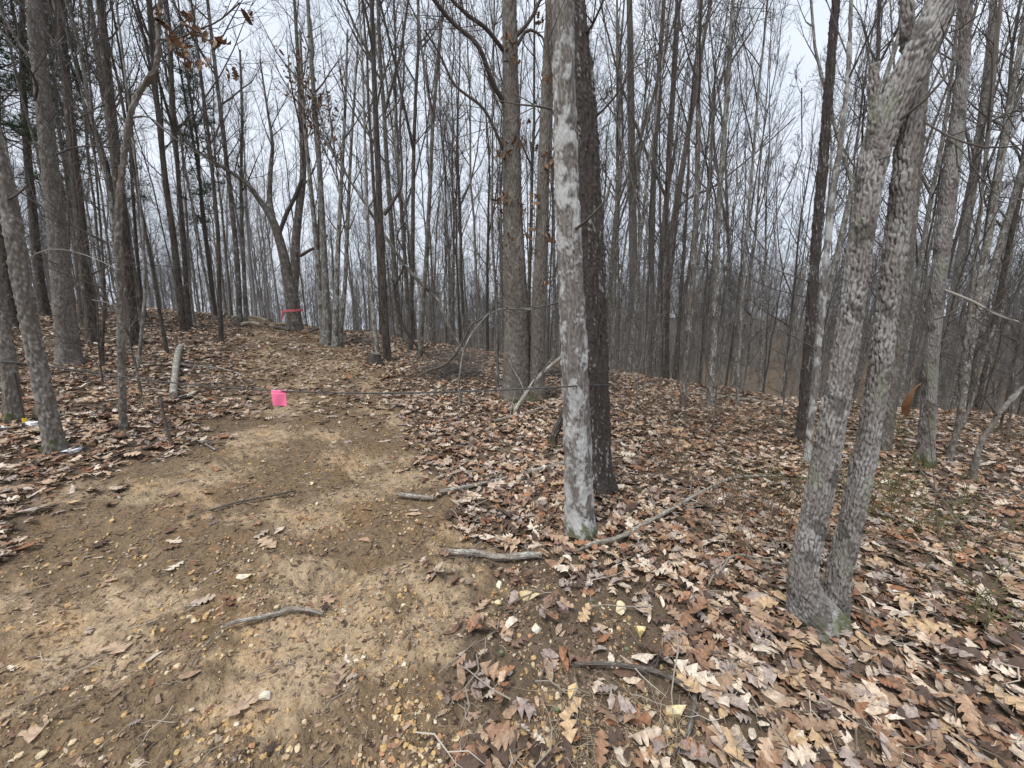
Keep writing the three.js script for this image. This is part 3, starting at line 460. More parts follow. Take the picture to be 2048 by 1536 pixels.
T('thin crooked pale sapling trunk between the leaning tree and the log', [[247, 858, 15], [244, 780, 14], [242, 700, 13], [240, 600, 12], [237, 500, 12], [240, 380, 12], [252, 290, 11], [262, 225, 11], [285, 175, 10], [312, 135, 9], [317, 60, 8], [320, -30, 7]],
  { style: 'plain', seed: 9, moss: 0, step: 0.014, sides: 40, height: 8, from: 0.55, crown: 10, len: 1.4, leaves: [[315, 15, 0.1], [320, 40, 0.2], [345, 70, 0.2], [365, 20, 0.2], [380, 45, 0.3], [360, 85, 0.3], [430, 85, 0.3], [420, 70, 0.2], [400, 120, 0.3], [465, 140, 0.3], [385, 125, 0.3], [500, 18, 0.3]], leafN: 3, leafSpread: 0.06,
    limbs: [{ px: [[318, 78, 5], [350, 78, 4], [395, 60, 4], [440, 40, 3], [480, 5, 3]], toward: [0, 0.1, 0.2, 0.3, 0.3], twigs: 6, tl: 0.5 }, { px: [[262, 235, 5], [300, 235, 4], [340, 270, 4], [385, 300, 3], [430, 330, 2]], toward: [0, 0.1, 0.2, 0.2, 0.2] }, { px: [[247, 620, 3], [215, 605, 2], [185, 600, 2]], mat: M.paleTwig, twigs: 3, tl: 0.3 }] });
T('wide-forked tree marked with pink tape at the top of the trail', [[590, 660, 35.2], [588, 630, 30.4], [583, 590, 27.2], [577, 560, 24], [567, 510, 20.8], [556, 470, 19.2], [545, 440, 17.6], [530, 415, 13.6], [515, 395, 12], [497, 370, 10.4], [470, 350, 8.8], [430, 325, 7.2], [380, 290, 5.6], [320, 230, 4]],
  { name: 'forked_tree', seed: 10, mat: 0, cut: 1, crown: 16, from: 0.45, len: 2.2, stems: [{ px: [[584, 600, 22.4], [590, 540, 19.2], [592, 480, 17.6], [598, 420, 16], [606, 350, 13.6], [603, 250, 11.2], [598, 150, 8.8], [590, 20, 6.4], [585, -60, 4.8]], dz: -0.12, crown: 18, len: 2.4 }, { px: [[548, 446, 12.8], [540, 400, 10.4], [542, 330, 8.8], [545, 290, 7.2], [535, 220, 4.8], [520, 120, 3.2]], crown: 12 }],
    limbs: [{ px: [[600, 512, 7.2], [620, 500, 6.4], [640, 490, 5.6], [655, 470, 4]], twigs: 3 }, { px: [[556, 475, 8.8], [572, 430, 8.8], [588, 398, 8], [604, 358, 6.4]], twigs: 1 }] });
T('multi-stemmed clump of grey trunks right of the pink-taped tree', [[655, 690, 22], [653, 640, 18], [650, 560, 15], [645, 450, 13], [638, 320, 11], [625, 150, 9], [615, 0, 7]],
  { name: 'clumped_tree', seed: 11, mat: 2, crown: 14, from: 0.35, leaves: [[610, 130], [615, 160], [625, 200], [605, 190], [650, 225], [665, 270], [655, 280], [640, 240], [600, 150]], leafN: 30, leafSpread: 0.55, stems: [{ px: [[646, 678, 13], [641, 600, 12], [634, 500, 11], [622, 380, 9], [608, 230, 7], [600, 60, 5]], sink: true, crown: 12, dz: -0.3 }, { px: [[670, 690, 15], [672, 620, 12], [676, 500, 10], [682, 380, 8], [690, 220, 6], [695, 60, 4]], sink: true, crown: 12, dz: 0.1 }, { px: [[680, 684, 10], [688, 600, 9], [694, 480, 8], [702, 300, 6], [715, 100, 4]], sink: true, crown: 10, dz: -0.2 }] });
T('straight grey tree with a rotten stump at its foot, left of the brush pile', [[775, 722, 16], [770, 650, 15], [766, 560, 14], [760, 440, 13], [756, 330, 12], [750, 200, 11], [745, 60, 9], [742, -40, 8]], { seed: 12, mat: 1, height: 12, from: 0.35, whips: 6, crown: 22, limbs: [{ px: [[768, 430, 8], [785, 405, 7], [802, 370, 6], [800, 250, 5], [808, 140, 4], [805, 40, 3]], twigs: 10, tl: 1.4 }] });
T('pale slim trunk leaning slightly, right beside the rotten stump', [[757, 726, 11], [751, 670, 9], [744, 600, 8], [738, 500, 7], [733, 380, 6], [728, 220, 5]], { seed: 13, mat: 2, height: 9, from: 0.4, crown: 12 });
T('dark burnt-looking thin trunk alone on the left verge of the upper trail', [[443, 686, 11], [441, 640, 10], [438, 560, 9], [436, 470, 9], [428, 380, 8], [418, 280, 7], [402, 150, 6], [385, 20, 5]], { seed: 14, mat: 1, height: 11, from: 0.3, crown: 16, whips: 4 });
T('dark straight trunk with thin pole leaning on it, uphill of the log', [[368, 668, 17], [362, 610, 16], [354, 540, 15], [345, 460, 14], [332, 370, 13], [320, 260, 12], [306, 120, 10], [295, -20, 9]], { seed: 15, mat: 1, height: 12, from: 0.3, crown: 20, whips: 6 });
T('paired trunk uphill of the burnt-looking thin one, left of the trail crest', [[480, 651, 13], [478, 600, 12], [474, 520, 11], [462, 400, 10], [448, 280, 9], [430, 130, 8], [415, 0, 7]], { seed: 16, mat: 0, height: 13, from: 0.35, crown: 18, stems: [{ px: [[492, 650, 9], [490, 590, 9], [486, 500, 8], [482, 380, 7], [484, 240, 6], [480, 100, 4]], sink: true, crown: 12 }] });
T('rough dark stump-footed trunk behind the stout knotty trunk', [[190, 690, 36], [182, 640, 30], [172, 560, 27], [160, 440, 25], [146, 300, 22], [132, 150, 20], [118, 0, 18]], { seed: 17, mat: 1, height: 13, from: 0.3, crown: 22, whips: 6 });
T('thick dark trunk behind the thin crooked sapling on the left', [[268, 690, 30], [264, 640, 27], [256, 560, 26], [246, 450, 25], [232, 320, 24], [218, 180, 22], [206, 60, 20], [198, -40, 18]], { seed: 18, mat: 1, height: 13, from: 0.3, crown: 24, whips: 8 });
T('small mossy-footed dark pole in front of the thick dark trunks, left', [[206, 733, 10], [204, 700, 9], [207, 650, 8], [209, 600, 7], [207, 540, 6], [200, 440, 5]], { seed: 19, mat: 1, moss: 0.3, height: 6, from: 0.3, crown: 10, len: 1.2 });
T('thin bent grey sapling uphill left of the fallen log', [[272, 738, 11], [279, 715, 9], [282, 680, 9], [286, 640, 8], [290, 580, 7], [288, 500, 6], [280, 400, 5]], { seed: 20, mat: 2, height: 6.5, from: 0.35, crown: 10, len: 1.2 });
T('small dark leaning trunk half hidden behind the pale lichen tree', [[1104, 892, 15], [1112, 862, 14], [1125, 835, 14], [1137, 790, 12], [1146, 730, 10], [1150, 650, 8]], { style: 'furrow', seed: 21, step: 0.016, sides: 40, moss: 0.4, height: 4, crown: 6, from: 0.6, len: 0.8 });
T('straight dark-barked tree with clinging brown leaves right of the cable end', [[1270, 748, 22], [1269, 690, 19], [1268, 600, 18], [1266, 480, 17], [1264, 340, 15], [1262, 200, 14], [1260, 60, 12], [1258, -40, 11]], { seed: 22, mat: 1, height: 13, from: 0.4, crown: 20, whips: 5, leaves: [[1265, 465], [1275, 470], [1280, 500], [1260, 400], [1255, 310], [1285, 560], [1262, 250]], leafN: 12, leafSpread: 0.25 });
T('three-stemmed dark clump fanning upward, right of centre', [[1300, 742, 26], [1301, 690, 20], [1301, 600, 15], [1303, 480, 13], [1308, 340, 11], [1316, 180, 10], [1328, 0, 8]], { name: 'clumped_tree', seed: 23, mat: 1, height: 13, from: 0.4, leaves: [[1300, 470], [1305, 500], [1310, 520], [1318, 540], [1305, 590], [1322, 430], [1335, 410], [1338, 380], [1345, 290], [1308, 260]], leafN: 13, leafSpread: 0.3, stems: [{ px: [[1312, 744, 20], [1316, 660, 14], [1320, 560, 11], [1330, 430, 10], [1340, 300, 9], [1350, 150, 7], [1360, 0, 5]], sink: true, crown: 14 }, { px: [[1324, 742, 24], [1326, 680, 20], [1332, 600, 18], [1340, 520, 16], [1350, 440, 14], [1366, 330, 12], [1384, 220, 10], [1402, 110, 8], [1425, -20, 6]], sink: true, crown: 16, dz: 0.1 }],
  limbs: [{ px: [[1352, 420, 6], [1380, 395, 5], [1425, 375, 5], [1470, 340, 4], [1530, 290, 3], [1590, 235, 3]], toward: [0, 0.1, 0.2, 0.4, 0.5, 0.6], twigs: 8, tl: 1.2 }] });
T('slim tree with a white-flecked foot, left of three thin trunks on the brow', [[1364, 817, 15], [1368, 780, 13], [1374, 710, 12], [1381, 620, 12], [1388, 520, 12], [1393, 400, 11], [1396, 260, 10], [1396, 150, 8], [1402, 20, 7]], { seed: 24, mat: 0, height: 11, from: 0.4, whips: 4, stems: [{ px: [[1394, 530, 8], [1404, 480, 7], [1416, 380, 6], [1424, 260, 5], [1432, 120, 4]], crown: 8 }] });
T('light grey straight tree with dark scars, middle of the right-hand brow', [[1418, 812, 15], [1422, 760, 14], [1427, 690, 14], [1431, 600, 13], [1433, 500, 13], [1440, 380, 12], [1449, 260, 11], [1459, 120, 10], [1468, -20, 9]], { seed: 25, mat: 2, height: 12, from: 0.4, whips: 5 });
T('very thin pale pole to the right of the scarred light tree', [[1474, 812, 8], [1476, 760, 7], [1479, 690, 7], [1484, 600, 7], [1492, 480, 6], [1505, 330, 6], [1518, 170, 5]], { seed: 26, mat: 2, height: 9, from: 0.4, crown: 12 });
T('dark straight furrowed trunk just left of the twin-stemmed tree', [[1600, 883, 22], [1606, 820, 21], [1614, 730, 22], [1624, 600, 22], [1635, 450, 22], [1648, 300, 21], [1660, 150, 20], [1672, 0, 18], [1678, -80, 16]], { style: 'furrow', seed: 27, step: 0.018, sides: 56, moss: 0.1, height: 12, from: 0.45, whips: 5 });
T('pale lichen-spotted thin tree touching the dark furrowed trunk on its right', [[1614, 926, 13], [1622, 850, 12], [1632, 760, 12], [1642, 640, 12], [1652, 520, 12], [1665, 400, 11], [1682, 280, 10], [1696, 150, 8], [1702, 20, 7]], { style: 'lichen', seed: 28, step: 0.018, sides: 40, height: 9, from: 0.4, crown: 14, limbs: [{ px: [[1632, 700, 4], [1618, 690, 3], [1600, 680, 3], [1560, 660, 2]], twigs: 3, tl: 0.4 }, { px: [[1676, 345, 6], [1705, 320, 5], [1718, 250, 5], [1735, 120, 4], [1755, 10, 3]], twigs: 5, tl: 0.7 }] });
T('dark wet-looking trunk behind the hanging brown leaf, mossy foot', [[1850, 932, 40], [1853, 880, 35], [1858, 800, 33], [1864, 700, 32], [1872, 600, 34], [1885, 490, 36], [1900, 370, 34], [1915, 250, 31], [1928, 110, 28], [1935, -20, 26]], { style: 'block', seed: 29, step: 0.013, sides: 72, moss: 0.6, height: 11, from: 0.5,
  limbs: [{ px: [[1884, 578, 7], [1915, 590, 7], [1950, 605, 7], [1990, 628, 6], [2036, 644, 6]], toward: [0, 0.2, 0.3, 0.4, 0.5], mat: M.paleTwig, twigs: 2, tl: 0.5 }, { px: [[1868, 640, 4], [1905, 626, 4], [1930, 602, 3]], toward: [0.3, 0.4, 0.4] }] });
T('grey trunk seen between the two stems of the twin tree', [[1768, 905, 26], [1778, 840, 24], [1792, 740, 23], [1806, 620, 22], [1820, 480, 20], [1836, 320, 18], [1850, 150, 16]], { style: 'plain', seed: 30, step: 0.02, sides: 48, moss: 0.2, height: 11, from: 0.5 });
T('tall leaning grey trunk behind the dark wet-looking one, right edge', [[1872, 815, 24], [1884, 740, 23], [1902, 630, 22], [1924, 500, 22], [1945, 370, 21], [1965, 230, 20], [1980, 90, 18], [1990, -30, 16]], { seed: 31, mat: 0, height: 13, from: 0.4, whips: 8, crown: 24 });
T('pale thin forked sapling with dead twigs near the right edge', [[1896, 924, 15], [1905, 890, 13], [1916, 850, 11], [1921, 790, 9], [1927, 720, 8], [1935, 660, 7], [1945, 560, 6], [1960, 430, 5]], { style: 'plain', seed: 32, step: 0.02, sides: 32, height: 6, from: 0.35, crown: 14, len: 1.3, stems: [{ px: [[1912, 872, 9], [1928, 840, 8], [1945, 800, 7], [1960, 740, 5], [1990, 650, 4]], crown: 6, len: 0.8, sides: 24 }] });
T('bent pale sapling lying over toward the right edge of the frame', [[1944, 966, 17], [1950, 930, 13], [1962, 885, 11], [1985, 850, 10], [2000, 825, 10], [2030, 790, 10], [2060, 765, 9], [2110, 720, 8]], { style: 'plain', seed: 33, step: 0.02, sides: 32, moss: 0.3, cut: 1, crown: 5, from: 0.4, len: 0.8 });
T('leaning grey pole slanting up to the left over the brush pile', [[935, 724, 7.2], [920, 693, 7.2], [890, 637, 7.2], [878, 605, 7.2], [846, 571, 7.2], [817, 539, 6.4], [790, 502, 6.4], [735, 415, 5.6], [690, 345, 4.8], [640, 265, 4], [590, 185, 3.2]], { name: 'leaning_tree', seed: 34, mat: 0, cut: 1, crown: 12, from: 0.5, len: 1.6 });
T('white-barked sapling bent in an arch to the right before the brush pile', [[919, 812, 4.9], [917, 776, 4.9], [922, 732, 4.9], [934, 685, 4.9], [956, 651, 4.2], [988, 622, 3.5], [1025, 617, 2.8], [1066, 619, 2.8], [1112, 606, 2.1]], { name: 'bent_sapling', seed: 35, mat: 2, cut: 1, crown: 5, from: 0.55, len: 0.7 });
T('very thin straight sapling left of the thick shaggy oak', [[995, 782, 6], [995, 700, 6], [993, 600, 5], [985, 480, 5], [985, 330, 4]], { seed: 36, mat: 0, height: 8, from: 0.35, crown: 10, len: 1.4 });
console.log('traced trees', scene.children.length);

// ------------------------------------------------------------------ the wood behind: every stem a tree of its own out to about 24 m
function slender(seed, h, r, o = {}) {
  const R = mulberry(seed), pts = [], rad = [], lean = (R() - 0.5) * 0.12, la = R() * 6.28, n = 12; let wx = 0, wz = 0;
  for (let i = 0; i <= n; i++) { const f = i / n, y = f * h - 0.15; wx += (R() - 0.5) * 0.26; wz += (R() - 0.5) * 0.26; pts.push(V(Math.cos(la) * lean * y + wx * f, y, Math.sin(la) * lean * y + wz * f)); rad.push(Math.max(0.008, r * (i === 0 ? 1.35 : 1) * Math.pow(1 - f * 0.96, 0.8))); }
  const tg = new G(); tg.tube(pts, rad, o.sides ?? 8, { tile: 0.4 });
  const bg = new G(); crown(bg, pts, rad, o.from ?? 0.3, o.count ?? 20, R, { len: o.len ?? 2.3, k1: o.k1 ?? 7, k2: o.k2 ?? 7, kink: o.kink ?? 0.34, lift: o.lift ?? 0.14 }); whips(bg, pts, rad, 0.06, 0.4, o.whips ?? 6, R);
  for (let q = 0; q < (o.forks ?? 0); q++) { const k = 4 + Math.floor(R() * 4), a = R() * 6.28, fp = [pts[k].clone()], fr = [rad[k] * 0.75]; let d = V(Math.cos(a) * 0.5, 1, Math.sin(a) * 0.5).normalize(); for (let i = 1; i <= 6; i++) { d.add(V((R() - 0.5) * 0.3, 0.12, (R() - 0.5) * 0.3)).normalize(); fp.push(fp[i - 1].clone().addScaledVector(d, (h - pts[k].y) * 0.15)); fr.push(Math.max(0.006, fr[0] * (1 - i / 6.3))); } tg.tube(fp, fr, 6, { tile: 0.4 }); crown(bg, fp, fr, 0.25, 9, R, { len: (o.len ?? 2.3) * 0.8, k1: 6, k2: 6 }); }
  return { trunk: tg.build(), branches: bg.build(), pts, rad };
}
const PROTO = [
  slender(501, 14, 0.055, { count: 20, forks: 1 }), slender(502, 15, 0.075, { count: 18, len: 2.8, forks: 1 }), slender(503, 12, 0.036, { count: 18, len: 1.9 }), slender(504, 16, 0.105, { count: 18, len: 3.2, from: 0.36, forks: 2 }),
  slender(505, 13, 0.046, { count: 20, lift: 0.22 }), slender(506, 9, 0.024, { count: 16, len: 1.5, from: 0.2 }), slender(507, 14.5, 0.066, { count: 20, kink: 0.45, forks: 1 }), slender(508, 7, 0.016, { count: 14, len: 1.2, from: 0.18 }),
  slender(509, 15, 0.086, { count: 18, len: 3, from: 0.42, forks: 1 }), slender(510, 11, 0.03, { count: 18, len: 1.7, lift: 0.25 }), slender(511, 5, 0.012, { count: 12, len: 0.9, from: 0.12 }),
];
{
  const R = mulberry(2024), behind = [[70, 'the leaning edge tree'], [140, 'the stout knotty trunk'], [262, 'the thick dark trunk'], [355, 'the grey log'], [443, 'the burnt-looking trunk'], [590, 'the pink-taped tree'], [668, 'the multi-stemmed clump'], [765, 'the rotten stump'], [895, 'the brush pile'], [1033, 'the thick shaggy oak'], [1165, 'the pale lichen tree'], [1310, 'the three-stemmed clump'], [1418, 'the scarred light tree'], [1600, 'the dark furrowed trunk'], [1720, 'the twin-stemmed tree'], [1850, 'the dark wet-looking trunk'], [1960, 'the bent pale sapling']], said = [];
  const groups = ['bare trees in the wood left of the trail', 'bare trees beyond the trail crest', 'bare trees behind the brush pile', 'bare trees in the hollow on the right'];
  const forest = (n, dmin, dmax, protos, gap, azr = [-58, 58]) => { for (let k = 0, tries = 0; k < n && tries < n * 60; tries++) {
    const a = lerp(azr[0], azr[1], R()) * Math.PI / 180, d = Math.sqrt(lerp(dmin * dmin, dmax * dmax, R())), x = Math.sin(a) * d, z = -Math.cos(a) * d, td = trailDist(x, z);
    if (td < 1.35 || occupied.some(([u, v, g]) => Math.hypot(u - x, v - z) < gap * g * 2)) continue;
    if (x < -3.2 && x > -9.5 && d < 17 && td < 1.9) continue;
    const az = a * 180 / Math.PI; if (az > -36 && az < -27 && R() < 0.55) continue;              // the gap where the trail tops the rise
    occupied.push([x, z, 0.5]); k++;
    const kind = protos[Math.floor(R() * protos.length)], P = PROTO[kind], bark = Math.floor(R() * 3), y = landH(x, z) + 0.05 * n2(x * 0.5, z * 0.5), root = group('bare_tree', V(x, y - 0.02, z));
    mesh('trunk', P.trunk, M.bark[bark], root); mesh('crown', P.branches, M.twig, root);
    const s = 0.85 + 0.35 * R(); root.scale.set(s * (0.85 + 0.35 * R()), s, s * (0.85 + 0.3 * R())); root.rotation.set((R() - 0.5) * 0.1, R() * 6.28, (R() - 0.5) * (R() < 0.12 ? 0.45 : 0.1));
    const sx = project(V(x, y + 1, z)).x, near = behind.reduce((p, q) => Math.abs(q[0] - sx) < Math.abs(p[0] - sx) ? q : p), size = P.rad[1] > 0.07 ? 'sturdy' : P.rad[1] > 0.04 ? 'slender' : P.rad[1] > 0.02 ? 'thin' : 'whip-thin';
    said.push([root, sx, `${size} ${['grey', 'dark', 'pale'][bark]} bare tree ${d < 12.5 ? 'close' : d < 17.5 ? 'some way' : 'far'} behind ${near[1]}, to its ${sx < near[0] ? 'left' : 'right'}`, groups[az < -33 ? 0 : az < -24 ? 1 : az < 8 ? 2 : 3]]);
  } };
  forest(7, 5.5, 8, [7, 10], 0.9, [-57, -42]); forest(12, 5.5, 9, [7, 10, 10], 0.9, [12, 57]);
  forest(16, 7, 11, [2, 5, 7, 10, 4, 9], 0.9, [-58, -36]);
  forest(26, 8.5, 13, [0, 2, 4, 5, 7, 9, 10], 0.8, [-20, 58]);
  forest(30, 11, 17, [0, 2, 4, 9, 6, 2], 0.9, [-58, -24]); forest(22, 9, 14, [5, 7, 10, 7], 0.7, [8, 57]);
  forest(60, 11.5, 18, [0, 1, 2, 4, 5, 6, 9, 7], 0.8, [-24, 58]);
  forest(72, 17, 25, [0, 1, 2, 4, 6, 9, 5], 0.9);
  const order = ['first', 'second', 'third', 'fourth', 'fifth', 'sixth'];
  for (const [root, sx, text, gr] of said) { const same = said.filter((q) => q[2] === text).sort((a, b) => a[1] - b[1]); top(root, same.length > 1 ? text.replace(/^/, (order[same.findIndex((q) => q[0] === root)] ?? 'last') + ' ') : text, 'tree', gr); }
}
console.log('wood', scene.children.length);
{ // far-off wood that reads as one mass: clumps of stems repeated over the slopes
  const g = new G(), R = mulberry(88);
  for (let k = 0; k < 8; k++) { const P = PROTO[[0, 1, 2, 4, 6, 9, 5, 8][k]], m = new THREE.Matrix4().compose(V((R() - 0.5) * 7, 0, (R() - 0.5) * 7), new THREE.Quaternion().setFromAxisAngle(UP, R() * 6.28), V(1.1, 0.9 + 0.2 * R(), 1.1)), kk = 0.8 + 0.5 * R(); g.add(P.trunk, m, rgb(0.20 * kk, 0.188 * kk, 0.176 * kk)); g.add(P.branches, m, rgb(0.15, 0.137, 0.128)); }  // stem and twig colours lightened to paint in distance haze
  const spots = [];
  for (let t = 0; t < 6000 && spots.length < 300; t++) { const a = lerp(-66, 66, R()) * Math.PI / 180, d = Math.sqrt(lerp(26 * 26, 95 * 95, R())), x = Math.sin(a) * d, z = -Math.cos(a) * d; if (a < -0.47 && a > -0.62 && R() < 0.5) continue; if (spots.some(([u, v]) => Math.hypot(u - x, v - z) < 2.6)) continue; spots.push([x, z]); }
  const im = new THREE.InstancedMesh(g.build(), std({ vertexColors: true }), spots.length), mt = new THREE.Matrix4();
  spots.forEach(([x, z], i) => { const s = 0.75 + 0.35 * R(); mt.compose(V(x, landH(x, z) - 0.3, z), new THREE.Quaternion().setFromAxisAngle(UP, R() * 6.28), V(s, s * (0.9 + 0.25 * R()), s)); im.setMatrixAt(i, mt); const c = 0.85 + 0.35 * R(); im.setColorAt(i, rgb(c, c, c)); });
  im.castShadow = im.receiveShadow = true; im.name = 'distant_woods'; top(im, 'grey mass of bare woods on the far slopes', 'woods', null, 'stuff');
}
{ // young pines in the wood on the left
  const R = mulberry(640), tuft = new G();
  for (let i = 0; i < 14; i++) { const d = V(R() - 0.5, R() * 0.8, R() - 0.5).normalize().multiplyScalar(0.17), s = V(R() - 0.5, R() - 0.5, R() - 0.5).cross(d).normalize().multiplyScalar(0.006); const at = tuft.p.length / 3; for (const q of [s, s.clone().negate(), d]) { tuft.p.push(q.x, q.y, q.z); const n = V().crossVectors(d, s).normalize(); tuft.n.push(n.x, n.y, n.z); tuft.u.push(0, 0); } tuft.i.push(at, at + 1, at + 2); }
  const tg = tuft.build(), P = slender(700, 12, 0.11, { count: 1, whips: 10, from: 0.9 }), needles = new G(), boughs = new G();
  for (let i = 0; i < 46; i++) { const f = lerp(0.34, 0.99, (i + R()) / 46), k = Math.floor(f * 12 * 0.999), q = P.pts[k].clone().lerp(P.pts[k + 1], f * 12 - k), a = R() * 6.28, L = (2.6 - 2.2 * f) * (0.7 + 0.5 * R()), d = V(Math.cos(a), 0.15 + 0.3 * f, Math.sin(a)).normalize(), e = q.clone().addScaledVector(d, L); boughs.tube([q, q.clone().lerp(e, 0.5).add(V(0, -0.05, 0)), e], [0.018, 0.012, 0.004], 4);
    for (let j = 0; j < 22; j++) { const c = q.clone().lerp(e, 0.3 + 0.72 * R()).add(V((R() - 0.5) * 0.5, (R() - 0.4) * 0.35, (R() - 0.5) * 0.5)), kk = 0.7 + 0.6 * R(); needles.add(tg, new THREE.Matrix4().compose(c, new THREE.Quaternion().setFromEuler(new THREE.Euler(R() * 1.2 - 0.6, R() * 6.28, R() * 1.2 - 0.6)), V(1.1, 1.1, 1.1)), rgb(0.042 * kk, 0.075 * kk, 0.032 * kk)); } }
  const ng = needles.build(), bgm = boughs.build(), NM = std({ vertexColors: true, roughness: 0.7 });
  [[-10.9, -8.5, 0.8, 'young green pine at the far left edge behind the bare trunks'], [-12.7, -10.6, 1.0, 'taller green pine behind the stout knotty trunk on the left'], [-13.0, -13.6, 0.85, 'small green pine behind the thin crooked sapling'], [-11.6, -15.2, 0.8, 'green pine farther back, left of the trail crest'], [-14.6, -11.6, 1.1, 'tallest green pine at the left edge, behind the others']].forEach(([x, z, s, label]) => {
    const root = group('pine_tree', V(x, landH(x, z), z)); mesh('trunk', P.trunk, M.bark[1], root); mesh('boughs', bgm, M.twig, root); mesh('needles', ng, NM, root).userData.kind = 'stuff'; root.scale.setScalar(s); root.rotation.y = R() * 6.28; top(root, label, 'tree'); });
}

// ------------------------------------------------------------------ cable, flag, tape
function laid(px, lift = 0.5) { const pts = px.map(([x, y]) => onLand(x, y)), rad = px.map(([x, y, w], i) => span(w, x, y, pts[i].z) / 2); pts.forEach((p, i) => { p.y += rad[i] * lift + 0.02; }); return { pts, rad }; }
const zT = onLand(1160, 1068).z, zL = onLand(28, 842).z, zD = onLand(1203, 983).z;
M.cable = std({ color: rgb(0.075, 0.075, 0.075), roughness: 0.6, metalness: 0.3 });
{
  const px = [[2, 722], [60, 728], [130, 737], [250, 754], [400, 771], [560, 782], [700, 786], [800, 786], [900, 784], [1020, 779], [1120, 774], [1146, 772.5]], pts = px.map(([x, y]) => atZ(x, y, lerp(zL + 0.1, zT + 0.11, x / 1140)));
  const zf = zD + 0.145; pts.push(atZ(1168, 771, lerp(zT, zf, 0.5)), atZ(1185, 770.5, zf), atZ(1205, 770, zf + 0.01), atZ(1217, 769.5, zD + 0.06));
  const b = atZ(1192, 770, zD); pts.push(V(b.x + 0.13, b.y, zD - 0.05), V(b.x + 0.06, b.y + 0.01, zD - 0.14), V(b.x - 0.06, b.y, zD - 0.14), V(b.x - 0.135, b.y, zD - 0.02));
  const l = smoothLine(pts, pts.map(() => 0.0075), 0.03), root = group('wire_cable', pts[0].clone()), g = new G();
  for (let s = 0; s < 3; s++) { const q = l.P.map((p, i) => { const a = i * 0.9 + s * 2.094, t = V().subVectors(l.P[Math.min(i + 1, l.P.length - 1)], l.P[Math.max(i - 1, 0)]).normalize(), u = V().crossVectors(t, UP).normalize(), w = V().crossVectors(u, t); return p.clone().addScaledVector(u, Math.cos(a) * 0.0028).addScaledVector(w, Math.sin(a) * 0.0028).sub(root.position); }); g.tube(q, q.map(() => 0.0034), 6); }
  mesh('twisted_strands', g.build(), M.cable, root);
  const c = atZ(16, 726, zL), loop = []; for (let i = 0; i <= 20; i++) { const a = i / 20 * 6.4; loop.push(V(c.x + Math.cos(a) * 0.105, c.y + 0.02 * Math.sin(a) - 0.012 * i / 20, zL + Math.sin(a) * 0.105).sub(root.position)); } const lg = new G(); lg.tube(loop, loop.map(() => 0.007), 8); mesh('end_loop', lg.build(), M.cable, root);
  const dl = [[60, 728], [90, 722], [100, 716], [80, 713], [40, 716]].map(([x, y]) => atZ(x, y, zL + 0.12).sub(root.position)), dg = new G(), dlL = smoothLine(dl, dl.map(() => 0.005), 0.02); dg.tube(dlL.P, dlL.R, 6); mesh('loose_end', dg.build(), M.cable, root);
  top(root, 'dark wire cable strung across the trail from the left trunk to the ridged tree', 'cable');
  const zF = lerp(zL + 0.1, zT + 0.11, 558 / 1140), a = atZ(545, 785, zF), fg = new THREE.PlaneGeometry(0.112, 0.108, 12, 12), P = fg.attributes.position;
  for (let i = 0; i < P.count; i++) { const x = P.getX(i) / 0.112 + 0.5, y = 0.5 - P.getY(i) / 0.108; P.setXYZ(i, (x - 0.5) * 0.112 * (1 - 0.10 * y) + 0.006 * y, -y * 0.108 - 0.004 * x, 0.006 * Math.sin(x * 5 + y * 2) * (0.3 + y) + (y < 0.05 ? 0.004 : 0.011)); } fg.computeVertexNormals();
  const flag = group('warning_flag', atZ(558, 783, zF)), cl = mesh('cloth', fg, std({ color: rgb(0.95, 0.19, 0.36), roughness: 0.6 }), flag), hem = new G(); hem.tube([V(-0.056, 0.001, 0), V(0, 0, 0), V(0.056, 0.0, 0)], [0.0105, 0.0105, 0.0105], 10); mesh('rolled_hem', hem.build(), std({ color: rgb(0.92, 0.17, 0.33), roughness: 0.6 }), flag);
  top(flag, 'small square fluorescent pink flag hanging from the cable', 'flag');
}
{ // pink tape round the forked tree
  const b = onLand(590, 660), c = atZ(586, 622, b.z), r = span(38, 586, 622, b.z) / 2 * 1.06, root = group('marking_tape', c), P = [], I = [], M2 = std({ color: rgb(0.75, 0.17, 0.20), roughness: 0.5 });
  for (let i = 0; i <= 40; i++) { const a = i / 40 * Math.PI * 2; for (const s of [0, 1]) P.push(Math.cos(a) * r * 1.02, (s - 0.5) * 0.065 + 0.03 * Math.cos(a) + 0.012 * Math.sin(5 * a), Math.sin(a) * r * 1.02); if (i < 40) I.push(i * 2, i * 2 + 2, i * 2 + 1, i * 2 + 1, i * 2 + 2, i * 2 + 3); }
  const g = new THREE.BufferGeometry(); g.setAttribute('position', new THREE.Float32BufferAttribute(P, 3)); g.setIndex(I); g.computeVertexNormals(); mesh('band', g, M2, root);
  const tg = new THREE.PlaneGeometry(0.06, 0.26, 2, 10), tp = tg.attributes.position; for (let i = 0; i < tp.count; i++) { const y = tp.getY(i); tp.setXYZ(i, tp.getX(i) - r * 0.96 - 0.02 + 0.03 * Math.sin(y * 12), y - 0.12, r * 0.35 + 0.02 * Math.sin(y * 17)); } tg.computeVertexNormals(); mesh('tail', tg, M2, root);
  top(root, 'pink marking tape tied around the forked tree with a loose tail', 'tape');
}

